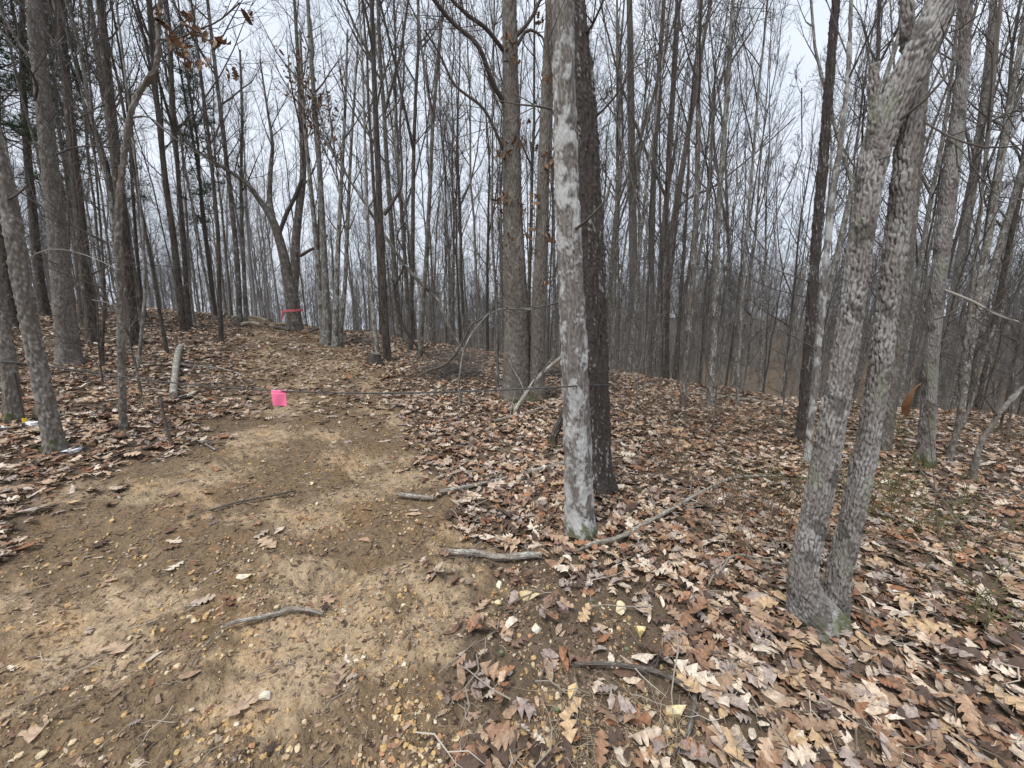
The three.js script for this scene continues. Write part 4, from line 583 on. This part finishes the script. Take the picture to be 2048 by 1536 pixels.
// ------------------------------------------------------------------ fallen wood
function fallen(label, px, o = {}) {
  const { pts, rad } = o.z ? traced(px, onLand(...o.z).z) : laid(px, o.lift), root = group(o.name ?? 'fallen_branch', pts[0].clone()), l = smoothLine(pts.map((p) => p.clone().sub(pts[0])), rad, o.step ?? 0.03), R = mulberry((o.seed ?? 1) * 71), g = new G();
  if (o.tilt) l.P.forEach((p, i) => { p.z += o.tilt * i / l.P.length; });
  g.tube(l.P, l.R.map((r, i) => Math.max(0.0015, r * (1 + 0.12 * n2(i * 0.3, (o.seed ?? 1) * 9)))), o.sides ?? 9, { tile: 0.2, cap: true, cap0: true }); mesh('stem', g.build(), o.mat ?? M.stick, root);
  for (let i = 0; i < (o.twigs ?? 0); i++) { const tg = new G(), k = Math.floor(lerp(0.25, 0.95, R()) * (l.P.length - 1)), d = V().subVectors(l.P[Math.min(k + 1, l.P.length - 1)], l.P[Math.max(0, k - 1)]).normalize(), s = V(R() - 0.5, 0.1 * R(), R() - 0.5).normalize(); sprout(tg, l.P[k], d.multiplyScalar(0.7).addScaledVector(s, 0.7).normalize(), (o.tl ?? 0.25) * (0.5 + R()), l.R[k] * 0.5, 1, R, { kink: 0.3, lift: 0, depth: 2, k1: 2, k2: 2 }); mesh('twig', tg.build(), o.mat ?? M.stick, root); }
  top(root, label, o.cat ?? 'branch', o.group); return root;
}
fallen('short pale stick with bark peeling, on the right edge of the mud', [[795, 995, 9], [830, 1000, 9], [868, 1003, 8]], { seed: 1 });
fallen('straight bleached stick among leaves left of the pale lichen tree', [[880, 990, 8], [940, 979, 9], [1012, 963, 8]], { seed: 2 });
fallen('pale stick running under the leaves to the foot of the lichen tree', [[1048, 953, 10], [1095, 942, 10], [1136, 930, 9]], { seed: 3 });
fallen('thick gnarled piece of branch lying below the lichen tree at the mud edge', [[890, 1108, 8], [912, 1113, 12], [960, 1116, 14], [1000, 1124, 13], [1050, 1120, 14], [1082, 1118, 11]], { seed: 4, twigs: 2, tl: 0.12 });
fallen('long lichen-grey branch reaching from the lichen tree to the twin tree', [[1150, 1112, 3], [1182, 1102, 9], [1235, 1090, 10], [1290, 1060, 9], [1350, 1026, 8], [1420, 985, 7], [1475, 963, 6], [1560, 958, 4]], { seed: 5, twigs: 7, tl: 0.5, lift: 2 });
fallen('crooked grey stick half sunk in the mud, lower left of centre', [[442, 1268, 4], [462, 1256, 9], [520, 1245, 11], [565, 1234, 11], [582, 1227, 11], [648, 1235, 8]], { seed: 6, twigs: 2, tl: 0.08, mat: M.stick });
fallen('thin root-like twig trailing from the crooked stick in the mud', [[383, 1345, 3], [392, 1322, 4], [415, 1296, 4], [442, 1272, 4]], { seed: 7 });
fallen('dark curved branch lying across the bare bank at the bottom', [[1145, 1340, 5], [1210, 1340, 8], [1290, 1352, 10], [1335, 1366, 10], [1378, 1396, 11]], { seed: 8, mat: M.darkStick, twigs: 3, tl: 0.15, lift: 1.5 });
fallen('stout dark stick pointing down to the bottom edge from the curved branch', [[1389, 1394, 12], [1384, 1440, 13], [1372, 1490, 12], [1362, 1520, 10]], { seed: 9, mat: M.darkStick, twigs: 1, tl: 0.12 });
fallen('bleached piece of wood among leaves at the right edge', [[1972, 1322, 10], [2010, 1331, 13], [2060, 1342, 12]], { seed: 10 });
fallen('lichen-covered twig curving away from the foot of the twin tree', [[1640, 1168, 5], [1662, 1215, 7], [1695, 1262, 7], [1740, 1284, 6], [1805, 1298, 4]], { seed: 11, twigs: 4, tl: 0.2, lift: 3 });
fallen('thin grey branch pointing at the left side of the twin tree', [[1425, 1150, 4], [1480, 1122, 6], [1530, 1135, 6], [1572, 1140, 5]], { seed: 12, twigs: 4, tl: 0.25, lift: 3 });
fallen('pale thin stick lying in the leaves right of the leaning left tree', [[297, 858, 4], [350, 875, 5], [400, 888, 5], [432, 905, 4]], { seed: 13, twigs: 2 });
fallen('long pale stick in the leaves at the far left edge', [[-20, 856, 4], [60, 857, 5], [140, 855, 5], [215, 859, 4]], { seed: 14 });
fallen('straight pole on the slope uphill of the log', [[280, 734, 6], [360, 733, 6], [430, 739, 5], [488, 752, 4]], { seed: 15 });
fallen('forked pair of pale sticks at the foot of the slim oak', [[985, 847, 5], [1030, 838, 7], [1068, 828, 6]], { seed: 16, twigs: 3, tl: 0.5 });
fallen('pale broken limb propped up against the slim oak', [[1026, 828, 7], [1050, 796, 9], [1078, 764, 9], [1102, 745, 8], [1132, 724, 7]], { seed: 17, z: [1026, 828], twigs: 3, tl: 0.6, tilt: -0.6 });
fallen('dark wet stick across the middle of the mud', [[376, 1041, 5], [430, 1024, 5], [478, 1010, 6], [540, 998, 5], [591, 987, 4]], { seed: 18, mat: M.darkStick, twigs: 2, tl: 0.15 });
fallen('weathered pole lying along the right-hand brow', [[1371, 789, 5], [1440, 796, 7], [1500, 804, 8], [1556, 812, 7]], { seed: 19, twigs: 2 });
fallen('long thin dead branch sloping down through the leaves on the right', [[1816, 922, 4], [1875, 1004, 6], [1942, 1095, 5], [1990, 1160, 4]], { seed: 20, twigs: 8, tl: 0.5, lift: 6, mat: M.darkStick });
fallen('dark arching branch sprung over the brush pile', [[827, 759, 4.3], [856, 742, 5], [890, 729, 5], [920, 695, 4.3], [934, 666, 4.3], [944, 649, 4.3], [976, 629, 3.7], [993, 607, 3.7], [1025, 598, 3.1], [1061, 580, 2.5]], { seed: 21, z: [827, 759], mat: M.darkStick, twigs: 9, tl: 0.8, name: 'arching_branch' });
fallen('grey log lying uphill away from the cable, left of the trail', [[348, 803, 16], [351, 770, 15], [354, 740, 14], [359, 712, 14], [364, 702, 13]], { seed: 22, name: 'fallen_log', cat: 'log', lift: 1.6, sides: 14, twigs: 2, tl: 0.2 });
fallen('pale peeled log on the pile at the trail crest', [[484, 655, 7], [500, 653, 8], [520, 656, 7]], { seed: 23, name: 'cut_log', cat: 'log', mat: std({ color: rgb(0.55, 0.47, 0.36) }), lift: 2 });
fallen('yellowish split log below the peeled one at the trail crest', [[500, 650, 7], [512, 651, 7], [536, 655, 6]], { seed: 24, name: 'cut_log', cat: 'log', mat: std({ color: rgb(0.50, 0.40, 0.26) }), lift: 5 });
fallen('dark log end resting left of the pink-taped tree', [[548, 662, 7], [562, 664, 8], [580, 668, 7]], { seed: 25, name: 'cut_log', cat: 'log', mat: M.darkStick, lift: 2 });
fallen('black rotting log right of the pink-taped tree', [[618, 670, 5], [630, 667, 7], [640, 664, 6]], { seed: 26, name: 'cut_log', cat: 'log', mat: M.darkStick, lift: 2 });
fallen('broken stick standing upright in the leaves left of the trail', [[345, 898, 8], [338, 870, 8], [327, 830, 7], [321, 796, 7]], { seed: 27, z: [345, 898], name: 'standing_stick', cat: 'stick', mat: M.darkStick });
fallen('dark vine looping up from the brush pile', [[868, 718, 6], [837, 695, 6], [807, 651, 6], [795, 617, 6], [790, 575, 5], [805, 540, 4], [812, 515, 4], [795, 470, 3], [815, 440, 2]], { seed: 28, z: [868, 718], name: 'hanging_vine', cat: 'vine', mat: M.vine, twigs: 4, tl: 0.6 });
{ // brush piles: crossed dead sticks
  for (const [px, py, w, h, n, label, seed] of [[895, 752, 0.62, 0.42, 240, 'low tangled pile of dead brush under the arching branch', 5], [1108, 752, 0.55, 0.36, 160, 'pile of dark brush to the right of the slim oak', 6], [905, 722, 0.8, 0.3, 80, 'heap of bleached sticks behind the brush under the arching branch', 7], [720, 690, 0.7, 0.35, 60, 'scatter of dead brush beside the multi-stemmed clump', 8]]) {
    const c = onLand(px, py), R = mulberry(seed * 99), g = new G(), pg = new G(); for (let i = 0; i < n; i++) { const a = (R() - 0.5) * 2.2, q = c.clone().add(V((R() + R() - 1) * w, h * R() * R(), (R() - 0.5) * w)), d = V(Math.cos(a), (R() - 0.4) * 0.7, Math.sin(a)).normalize(); sprout(i % 5 ? g : pg, q.sub(c).addScaledVector(d, -0.3), d, 0.4 + 0.7 * R(), 0.003 + 0.006 * R() * R(), 1, R, { kink: 0.3, lift: 0, depth: 2, k1: 2, k2: 3 }); }
    const root = group('brush_pile', c); mesh('dark_sticks', g.build(), M.twig, root).userData.kind = 'stuff'; mesh('bleached_sticks', pg.build(), M.paleTwig, root).userData.kind = 'stuff'; top(root, label, 'brush pile');
  }
}
{ // rotten stump, stake, snow
  const R = mulberry(31), c = onLand(750, 728), l = smoothLine([V(0, -0.1, 0), V(0, 0.1, 0), V(0.02, 0.22, 0)], [0.17, 0.14, 0.10], 0.02), root = group('rotten_stump', c); mesh('wood', heroTrunk(l, 'furrow', { sides: 40, seed: 8, groundY: 0, cap: true }), M.hero, root); top(root, 'low dark rotten stump against the straight grey tree', 'stump');
  const s = onLand(52, 852), st = group('marker_stake', s), g = new G(); g.tube([V(0, -0.05, 0), V(0, 0.5, 0)], [0.006, 0.006], 8, { cap: true }); mesh('rod', g.build(), std({ color: rgb(0.05, 0.045, 0.04) }), st); const yg = new G(); yg.tube([V(0, 0.03, 0), V(0, 0.075, 0)], [0.017, 0.017], 12, { cap: true, cap0: true }); mesh('yellow_band', yg.build(), std({ color: rgb(0.65, 0.46, 0.03), roughness: 0.5 }), st); const bg = new G(); bg.tube([V(0, -0.03, 0), V(0, 0.03, 0)], [0.026, 0.024], 12, { cap: true }); mesh('base_collar', bg.build(), std({ color: rgb(0.03, 0.03, 0.03) }), st); top(st, 'thin dark rod with a yellow band beside the far-left trunk', 'stake');
  const snow = std({ color: rgb(0.78, 0.80, 0.84), roughness: 0.9 });
  [[70, 851, 0.085, 'white snow remnant beside the yellow-banded rod'], [372, 724, 0.05, 'snow patch at the upper end of the grey log'], [371, 742, 0.05, 'snow patch midway along the grey log'], [366, 772, 0.045, 'snow patch beside the lower half of the grey log'], [370, 795, 0.05, 'snow patch near the butt of the grey log'], [148, 902, 0.05, 'small white snow patch right of the leaning left tree'], [12, 857, 0.05, 'snow remnant at the very left edge by the long pale stick']].forEach(([x, y, r, label], i) => { const p = onLand(x, y), g2 = new THREE.SphereGeometry(r, 16, 8), a = g2.attributes.position; for (let k = 0; k < a.count; k++) { const f = 1 + 0.5 * n3(a.getX(k) * 25 + i * 7, a.getY(k) * 25, a.getZ(k) * 25); a.setXYZ(k, a.getX(k) * f * 1.3, a.getY(k) * 0.35 * f + 0.012, a.getZ(k) * f); } g2.computeVertexNormals(); const o = mesh('snow_patch', g2, snow); o.position.copy(p); o.rotation.y = i; top(o, label, 'snow'); });
}
// ------------------------------------------------------------------ stones and gravel
{
  const R = mulberry(404), stone = (seed, n = 16, flat = 0.7) => { const r = mulberry(seed), pts = []; for (let i = 0; i < n; i++) { const v = V(r() - 0.5, r() - 0.5, r() - 0.5).normalize(); pts.push(V(v.x * (0.8 + 0.3 * r()), v.y * flat * (0.8 + 0.3 * r()), v.z * (0.75 + 0.3 * r()))); } return new ConvexGeometry(pts); };
  const smoothStone = (seed) => { const g = new THREE.IcosahedronGeometry(1, 1), a = g.attributes.position; for (let i = 0; i < a.count; i++) { const f = 1 + 0.5 * n3(a.getX(i) * 1.1 + seed * 5, a.getY(i) * 1.1, a.getZ(i) * 1.1); a.setXYZ(i, a.getX(i) * f, a.getY(i) * f * 0.62, a.getZ(i) * f * 0.8); } g.computeVertexNormals(); return g; };
  const rockMap = tex(256, 256, (u, v) => { const a = pn(u * 8, v * 8, 8, 8, 201), b = pn(u * 40, v * 40, 40, 40, 202), y = smooth(0.5, 0.7, a); const k = 0.86 + 0.14 * b; return [k, k * lerp(0.985, 0.94, y), k * lerp(0.95, 0.80, y)]; }, true);
  const rocks = [[1060, 1198, 23, 14, 'largest pale yellow stone with a ragged top, at the edge of the mud', [0.86, 0.74, 0.50]], [1240, 1220, 16, 14, 'lumpy cream stone among leaves below the long lichen branch', [0.84, 0.76, 0.58]], [1281, 1268, 16, 18, 'upright wedge of yellow stone right of the lumpy cream one', [0.88, 0.76, 0.46]], [1352, 1425, 20, 26, 'tall flat cream stone beside the stout dark stick', [0.88, 0.78, 0.55]], [1145, 1386, 18, 10, 'yellow and pink stone lying under the dark curved branch', [0.82, 0.66, 0.42]], [1072, 1262, 10, 13, 'small white stone below the largest yellow stone', [0.80, 0.76, 0.70]], [487, 1156, 16, 10, 'lone white stone on bare mud left of centre', [0.84, 0.79, 0.66]], [998, 1172, 9, 7, 'rounded white stone left of the largest yellow stone', [0.86, 0.82, 0.74]], [996, 1207, 9, 6, 'small flat cream stone below the rounded white stone', [0.82, 0.72, 0.52]], [528, 1398, 17, 12, 'pale angular stone half covered by leaves near the bottom', [0.72, 0.70, 0.64]], [1094, 1178, 7, 9, 'little yellow stone to the right of the largest one', [0.80, 0.66, 0.38]], [624, 969, 7, 5, 'small round cream stone far up the mud', [0.86, 0.76, 0.52]], [1350, 1465, 8, 9, 'small pink-white stone by the end of the stout dark stick', [0.80, 0.66, 0.55]], [455, 1480, 10, 6, 'little tan stone in the mud at the bottom left', [0.66, 0.52, 0.34]]];
  rocks.forEach(([x, y, w, h, label, c], i) => { const p = onLand(x, y), s = span(w, x, y, p.z) * 1.15, b = span(h, x, y, p.z) * 1.15, g = stone(600 + i, 11, 1), o = mesh('stone', g, std({ color: rgb(...c), map: rockMap, roughness: 0.85 })); const U = g.attributes.position, uv = new Float32Array(U.count * 2); for (let k = 0; k < U.count; k++) uv.set([U.getX(k) * 0.3 + U.getY(k) * 0.2 + i * 0.37, U.getZ(k) * 0.3 + U.getY(k) * 0.3], k * 2); g.setAttribute('uv', new THREE.BufferAttribute(uv, 2)); o.scale.set(s, b * 0.8, s * 0.75); o.position.copy(p).add(V(0, b * 0.35, 0)); o.rotation.y = i * 1.1; top(o, label, 'stone'); });
  const geos = [1, 2, 3, 4, 5].map(smoothStone), PC = [[0.50, 0.33, 0.15], [0.58, 0.46, 0.29], [0.42, 0.31, 0.19], [0.42, 0.22, 0.11], [0.66, 0.58, 0.44], [0.33, 0.25, 0.18], [0.56, 0.40, 0.19]], mats = PC.map((c) => std({ color: rgb(...c), roughness: 0.7 }));
  const all = []; for (let i = 0; i < 80000; i++) { const a = lerp(-64, 40, R()) * Math.PI / 180, d = 0.75 + 7.5 * Math.pow(R(), 1.6), x = Math.sin(a) * d, z = -Math.cos(a) * d, m = Math.max(mudAt(x, z), vergeAt(x, z)); if (R() > m * smooth(-0.55, 0.45, n2(x * 1.6 + 13, z * 1.6) + 0.35 * n2(x * 5, z * 5)) * 0.75) continue; const s = 0.002 + 0.0095 * Math.pow(R(), 4.6), p = V(x, groundH(x, z) + s * 0.12, z), q = project(p); all.push({ p, s, big: q.x > 0 && q.x < 2048 && q.y < 1536 ? s / q.d : 0, c: Math.floor(R() * R() * 6.99), g: Math.floor(R() * 5), a: R() * 6.28, k: 0.8 + 0.5 * R() }); }
  all.sort((a, b) => b.big - a.big); const mt = new THREE.Matrix4(), rest = geos.map(() => []);
  all.forEach((e, i) => { if (i < 260) { const o = mesh('pebble', geos[e.g], mats[e.c], trail); o.position.copy(e.p); o.scale.set(e.s * e.k, e.s, e.s * 1.2); o.rotation.y = e.a; } else rest[e.g].push(e); });
  const flatAll = rest.flat(), im = new THREE.InstancedMesh(geos[0], std({ roughness: 0.75 }), flatAll.length); flatAll.forEach((e, i) => { mt.compose(e.p, new THREE.Quaternion().setFromEuler(new THREE.Euler(e.k, e.a, e.k * 2)), V(e.s * e.k, e.s, e.s * 1.2)); im.setMatrixAt(i, mt); im.setColorAt(i, rgb(...PC[e.c].map((q) => q * e.k * 0.9))); }); im.name = 'gravel'; im.userData.kind = 'stuff'; im.castShadow = im.receiveShadow = true; trail.add(im);
  console.log('pebbles', all.length);
}
{ // small litter: twigs, bark crumbs, bare roots, grass
  const R = mulberry(505), tw = (seed) => { const g = new G(), r = mulberry(seed), pts = [V(-0.5, 0, 0)], n = 4; for (let i = 1; i <= n; i++) pts.push(V(-0.5 + i / n, (r() - 0.5) * 0.05, (r() - 0.5) * 0.16)); g.tube(pts, [0.013, 0.014, 0.012, 0.010, 0.004], 5); if (seed % 2) g.tube([pts[2], pts[2].clone().add(V(0.15, 0.04, 0.12)), pts[2].clone().add(V(0.34, 0.05, 0.17))], [0.008, 0.006, 0.002], 4); return g.build(); };
  const mt = new THREE.Matrix4(), Q = new THREE.Quaternion();
  for (const [parent, nm, n, mud] of [[ground, 'fallen_twigs', 3400, false], [trail, 'trampled_twigs', 2600, true]]) for (let v = 0; v < 2; v++) {
    const L = []; for (let t = 0; t < n * 5 && L.length < n / 2; t++) { const a = lerp(-62, 62, R()) * Math.PI / 180, d = 0.9 + 13 * Math.pow(R(), 0.85), x = Math.sin(a) * d, z = -Math.cos(a) * d, m = mudAt(x, z); if (mud ? m < 0.5 || x > 0.3 : m > 0.6) continue; L.push([x, z]); }
    const im = new THREE.InstancedMesh(tw(v + 1), std({ roughness: 0.9 }), L.length); L.forEach(([x, z], i) => { const s = mud ? 0.04 + 0.16 * R() * R() : 0.07 + 0.36 * R() * R(); Q.setFromEuler(new THREE.Euler((R() - 0.5) * 0.3, R() * 6.28, (R() - 0.5) * (mud ? 0.1 : 0.35))); mt.compose(V(x, groundH(x, z) + (mud ? 0.006 : 0.03 + 0.03 * R()), z), Q, V(s, s * 0.8, s * 0.8)); im.setMatrixAt(i, mt); const k = R(); im.setColorAt(i, k < 0.45 ? rgb(0.16, 0.12, 0.09) : k < 0.8 ? rgb(0.30, 0.26, 0.21) : rgb(0.48, 0.43, 0.36)); }); im.name = nm; im.userData.kind = 'stuff'; im.castShadow = im.receiveShadow = true; parent.add(im);
  }
  const cr = new THREE.TetrahedronGeometry(1, 0), C = []; for (let t = 0; t < 90000 && C.length < 15000; t++) { const a = lerp(-64, 45, R()) * Math.PI / 180, d = 0.75 + 6.5 * Math.pow(R(), 1.4), x = Math.sin(a) * d, z = -Math.cos(a) * d; if (R() > Math.max(mudAt(x, z), vergeAt(x, z)) * smooth(-0.5, 0.4, n2(x * 2.6 - 31, z * 2.6))) continue; C.push([x, z]); }
  const im = new THREE.InstancedMesh(cr, std({ roughness: 0.9 }), C.length); C.forEach(([x, z], i) => { const s = 0.003 + 0.010 * Math.pow(R(), 2.5); Q.setFromEuler(new THREE.Euler((R() - 0.5) * 0.5, R() * 6.28, (R() - 0.5) * 0.5)); mt.compose(V(x, groundH(x, z) + 0.001, z), Q, V(s * (0.8 + 1.6 * R()), s * 0.3, s)); im.setMatrixAt(i, mt); const k = 0.6 + 0.8 * R(); im.setColorAt(i, R() < 0.5 ? rgb(0.13 * k, 0.085 * k, 0.055 * k) : rgb(0.30 * k, 0.21 * k, 0.15 * k)); }); im.name = 'leaf_and_bark_crumbs'; im.userData.kind = 'stuff'; im.castShadow = im.receiveShadow = true; trail.add(im);
  // hair-thin roots hanging out of the torn bank
  const rg = new G(); for (let i = 0; i < 260; i++) { const a = R() * 6.28, q = Math.sqrt(R()), x0 = 0.40 + 0.34 * q * Math.cos(a), z0 = -1.1 + 0.26 * q * Math.sin(a); let p = V(x0, 0, z0), d = R() * 6.28; const pts = []; const n = 5, st = 0.02 + 0.05 * R(); for (let k = 0; k < n; k++) { pts.push(V(p.x, groundH(p.x, p.z) + 0.004 + 0.02 * Math.sin(k / (n - 1) * 3.14) * R(), p.z)); d += (R() - 0.5) * 1.3; p.x += Math.cos(d) * st; p.z += Math.sin(d) * st; } const w = 0.0007 + 0.0018 * R() * R(); rg.tube(pts, pts.map((_, k) => w * (1 - 0.7 * k / n)), 4); }
  mesh('bare_roots', rg.build(), std({ color: rgb(0.42, 0.33, 0.23) }), ground).userData.kind = 'stuff';
}
{ // brambles and thin green stems on the right, seedlings, the hanging leaf
  const R = mulberry(808), MG = std({ color: rgb(0.13, 0.125, 0.05) }), MB = std({ color: rgb(0.16, 0.115, 0.075) });
  const bramble = (px, py, n, h, w, label, mat) => { const c = onLand(px, py), root = group('bramble', c), g = new G(); for (let i = 0; i < n; i++) { const a = R() * 6.28, x = (R() - 0.5) * w, z = (R() - 0.5) * w; sprout(g, V(x, landH(c.x + x, c.z + z) - c.y - 0.02, z), V(Math.cos(a) * 0.7, 0.8 + R(), Math.sin(a) * 0.7).normalize(), h * (0.5 + R()), 0.0022 + 0.0014 * R(), 0, R, { kink: 0.5, lift: -0.03 - 0.1 * R(), depth: 2, k1: 4, k2: 2 }); } mesh('stems', g.build(), mat, root).userData.kind = 'stuff'; top(root, label, 'bramble'); };
  bramble(1500, 1060, 34, 0.34, 0.7, 'tangle of thin dry stems left of the twin tree', MB); bramble(1560, 1000, 16, 0.36, 0.7, 'thin greenish stems behind the left stem of the twin tree', MG); bramble(1740, 1000, 34, 0.36, 0.7, 'green wiry stems to the right of the twin tree', MG);
  bramble(1880, 1080, 28, 0.32, 0.8, 'sparse green stems among leaves below the dark wet-looking trunk', MG); bramble(1960, 1250, 10, 0.28, 0.4, 'grassy wisp of stems at the right edge', MG); bramble(1330, 960, 12, 0.4, 0.7, 'fine upright dry stems right of the dark ridged trunk', MB); bramble(1480, 880, 40, 0.5, 1.4, 'low brown undergrowth on the brow before the hollow', MB); bramble(1960, 900, 30, 0.6, 1.4, 'brown undergrowth at the right edge of the brow', MB); bramble(1290, 830, 24, 0.5, 1.2, 'fine brown brush behind the dark ridged trunk', MB); bramble(900, 790, 20, 0.4, 1.0, 'fine dead stems in front of the brush pile', MB); bramble(1080, 1040, 8, 0.3, 0.4, 'few thin twigs standing left of the lichen tree foot', MB); bramble(1720, 880, 34, 0.5, 1.2, 'undergrowth behind the twin tree', MG);
  const sg = new G(); for (let i = 0; i < 7; i++) { const a = i / 7 * 6.28, m = new THREE.Matrix4().compose(V(0, 0.012, 0), new THREE.Quaternion().setFromEuler(new THREE.Euler(0, a, 0.35)), V(0.026, 0.026, 0.026)); sg.add(leafGeo('pointed', 40 + i, 0.3, 0.6, 0), m); }
  const seedG = sg.build(), seedM = std({ color: rgb(0.14, 0.165, 0.085), roughness: 0.8 }); [[1182, 1210, 'tiny green seedling above the lumpy cream stone'], [1002, 1315, 'tiny green seedling on bare soil left of the dark curved branch'], [1252, 1308, 'tiny green seedling below the yellow wedge stone'], [1112, 1430, 'tiny green seedling near the bottom centre']].forEach(([x, y, label]) => { const o = mesh('seedling', seedG, seedM); o.position.copy(onLand(x, y)).add(V(0, 0.012, 0)); o.rotation.y = x; top(o, label, 'seedling'); });
  // thin sapling with one big dry leaf
  const z = -1.75, c = onLand(1880, 1085), root = group('thin_sapling', c), l = smoothLine([c.clone().add(V(0, -0.05, 0)), atZ(1868, 960, c.z - 0.02), atZ(1858, 850, c.z), atZ(1850, 740, c.z + 0.02), atZ(1828, 735, c.z + 0.1), atZ(1818, 758, c.z + 0.16)].map((p) => p.sub(c)), [0.0035, 0.003, 0.0028, 0.0022, 0.0016, 0.0012], 0.03), g = new G(); g.tube(l.P, l.R, 6); mesh('stem', g.build(), MB, root); top(root, 'thin whip of a sapling holding the hanging brown leaf', 'sapling');
  const lg = leafGeo('oval', 999, 2.2, 1.4, 1.5), tip = l.P.at(-1).clone().add(c), lf = mesh('hanging_leaf', lg, std({ map: leafMap, color: rgb(0.36, 0.185, 0.09), roughness: 0.7 })), S = span(120, 1810, 800, tip.z); lf.scale.set(S, S, S); lf.rotation.set(0.3, -0.5, -1.5); lf.position.copy(tip).add(V(-0.008, -S * 0.5, 0)); top(lf, 'large curled orange-brown dead leaf hanging in mid-air at right', 'leaf');
}
let tri = 0; scene.traverse((o) => { if (o.isMesh && !o.isInstancedMesh) tri += o.geometry.index ? o.geometry.index.count / 3 : o.geometry.attributes.position.count / 3; });
console.log('objects', scene.children.length, 'triangles', tri);
scene.traverse((o) => { if (o.isMesh) { o.castShadow = true; o.receiveShadow = true; } });
renderer.render(scene, camera);
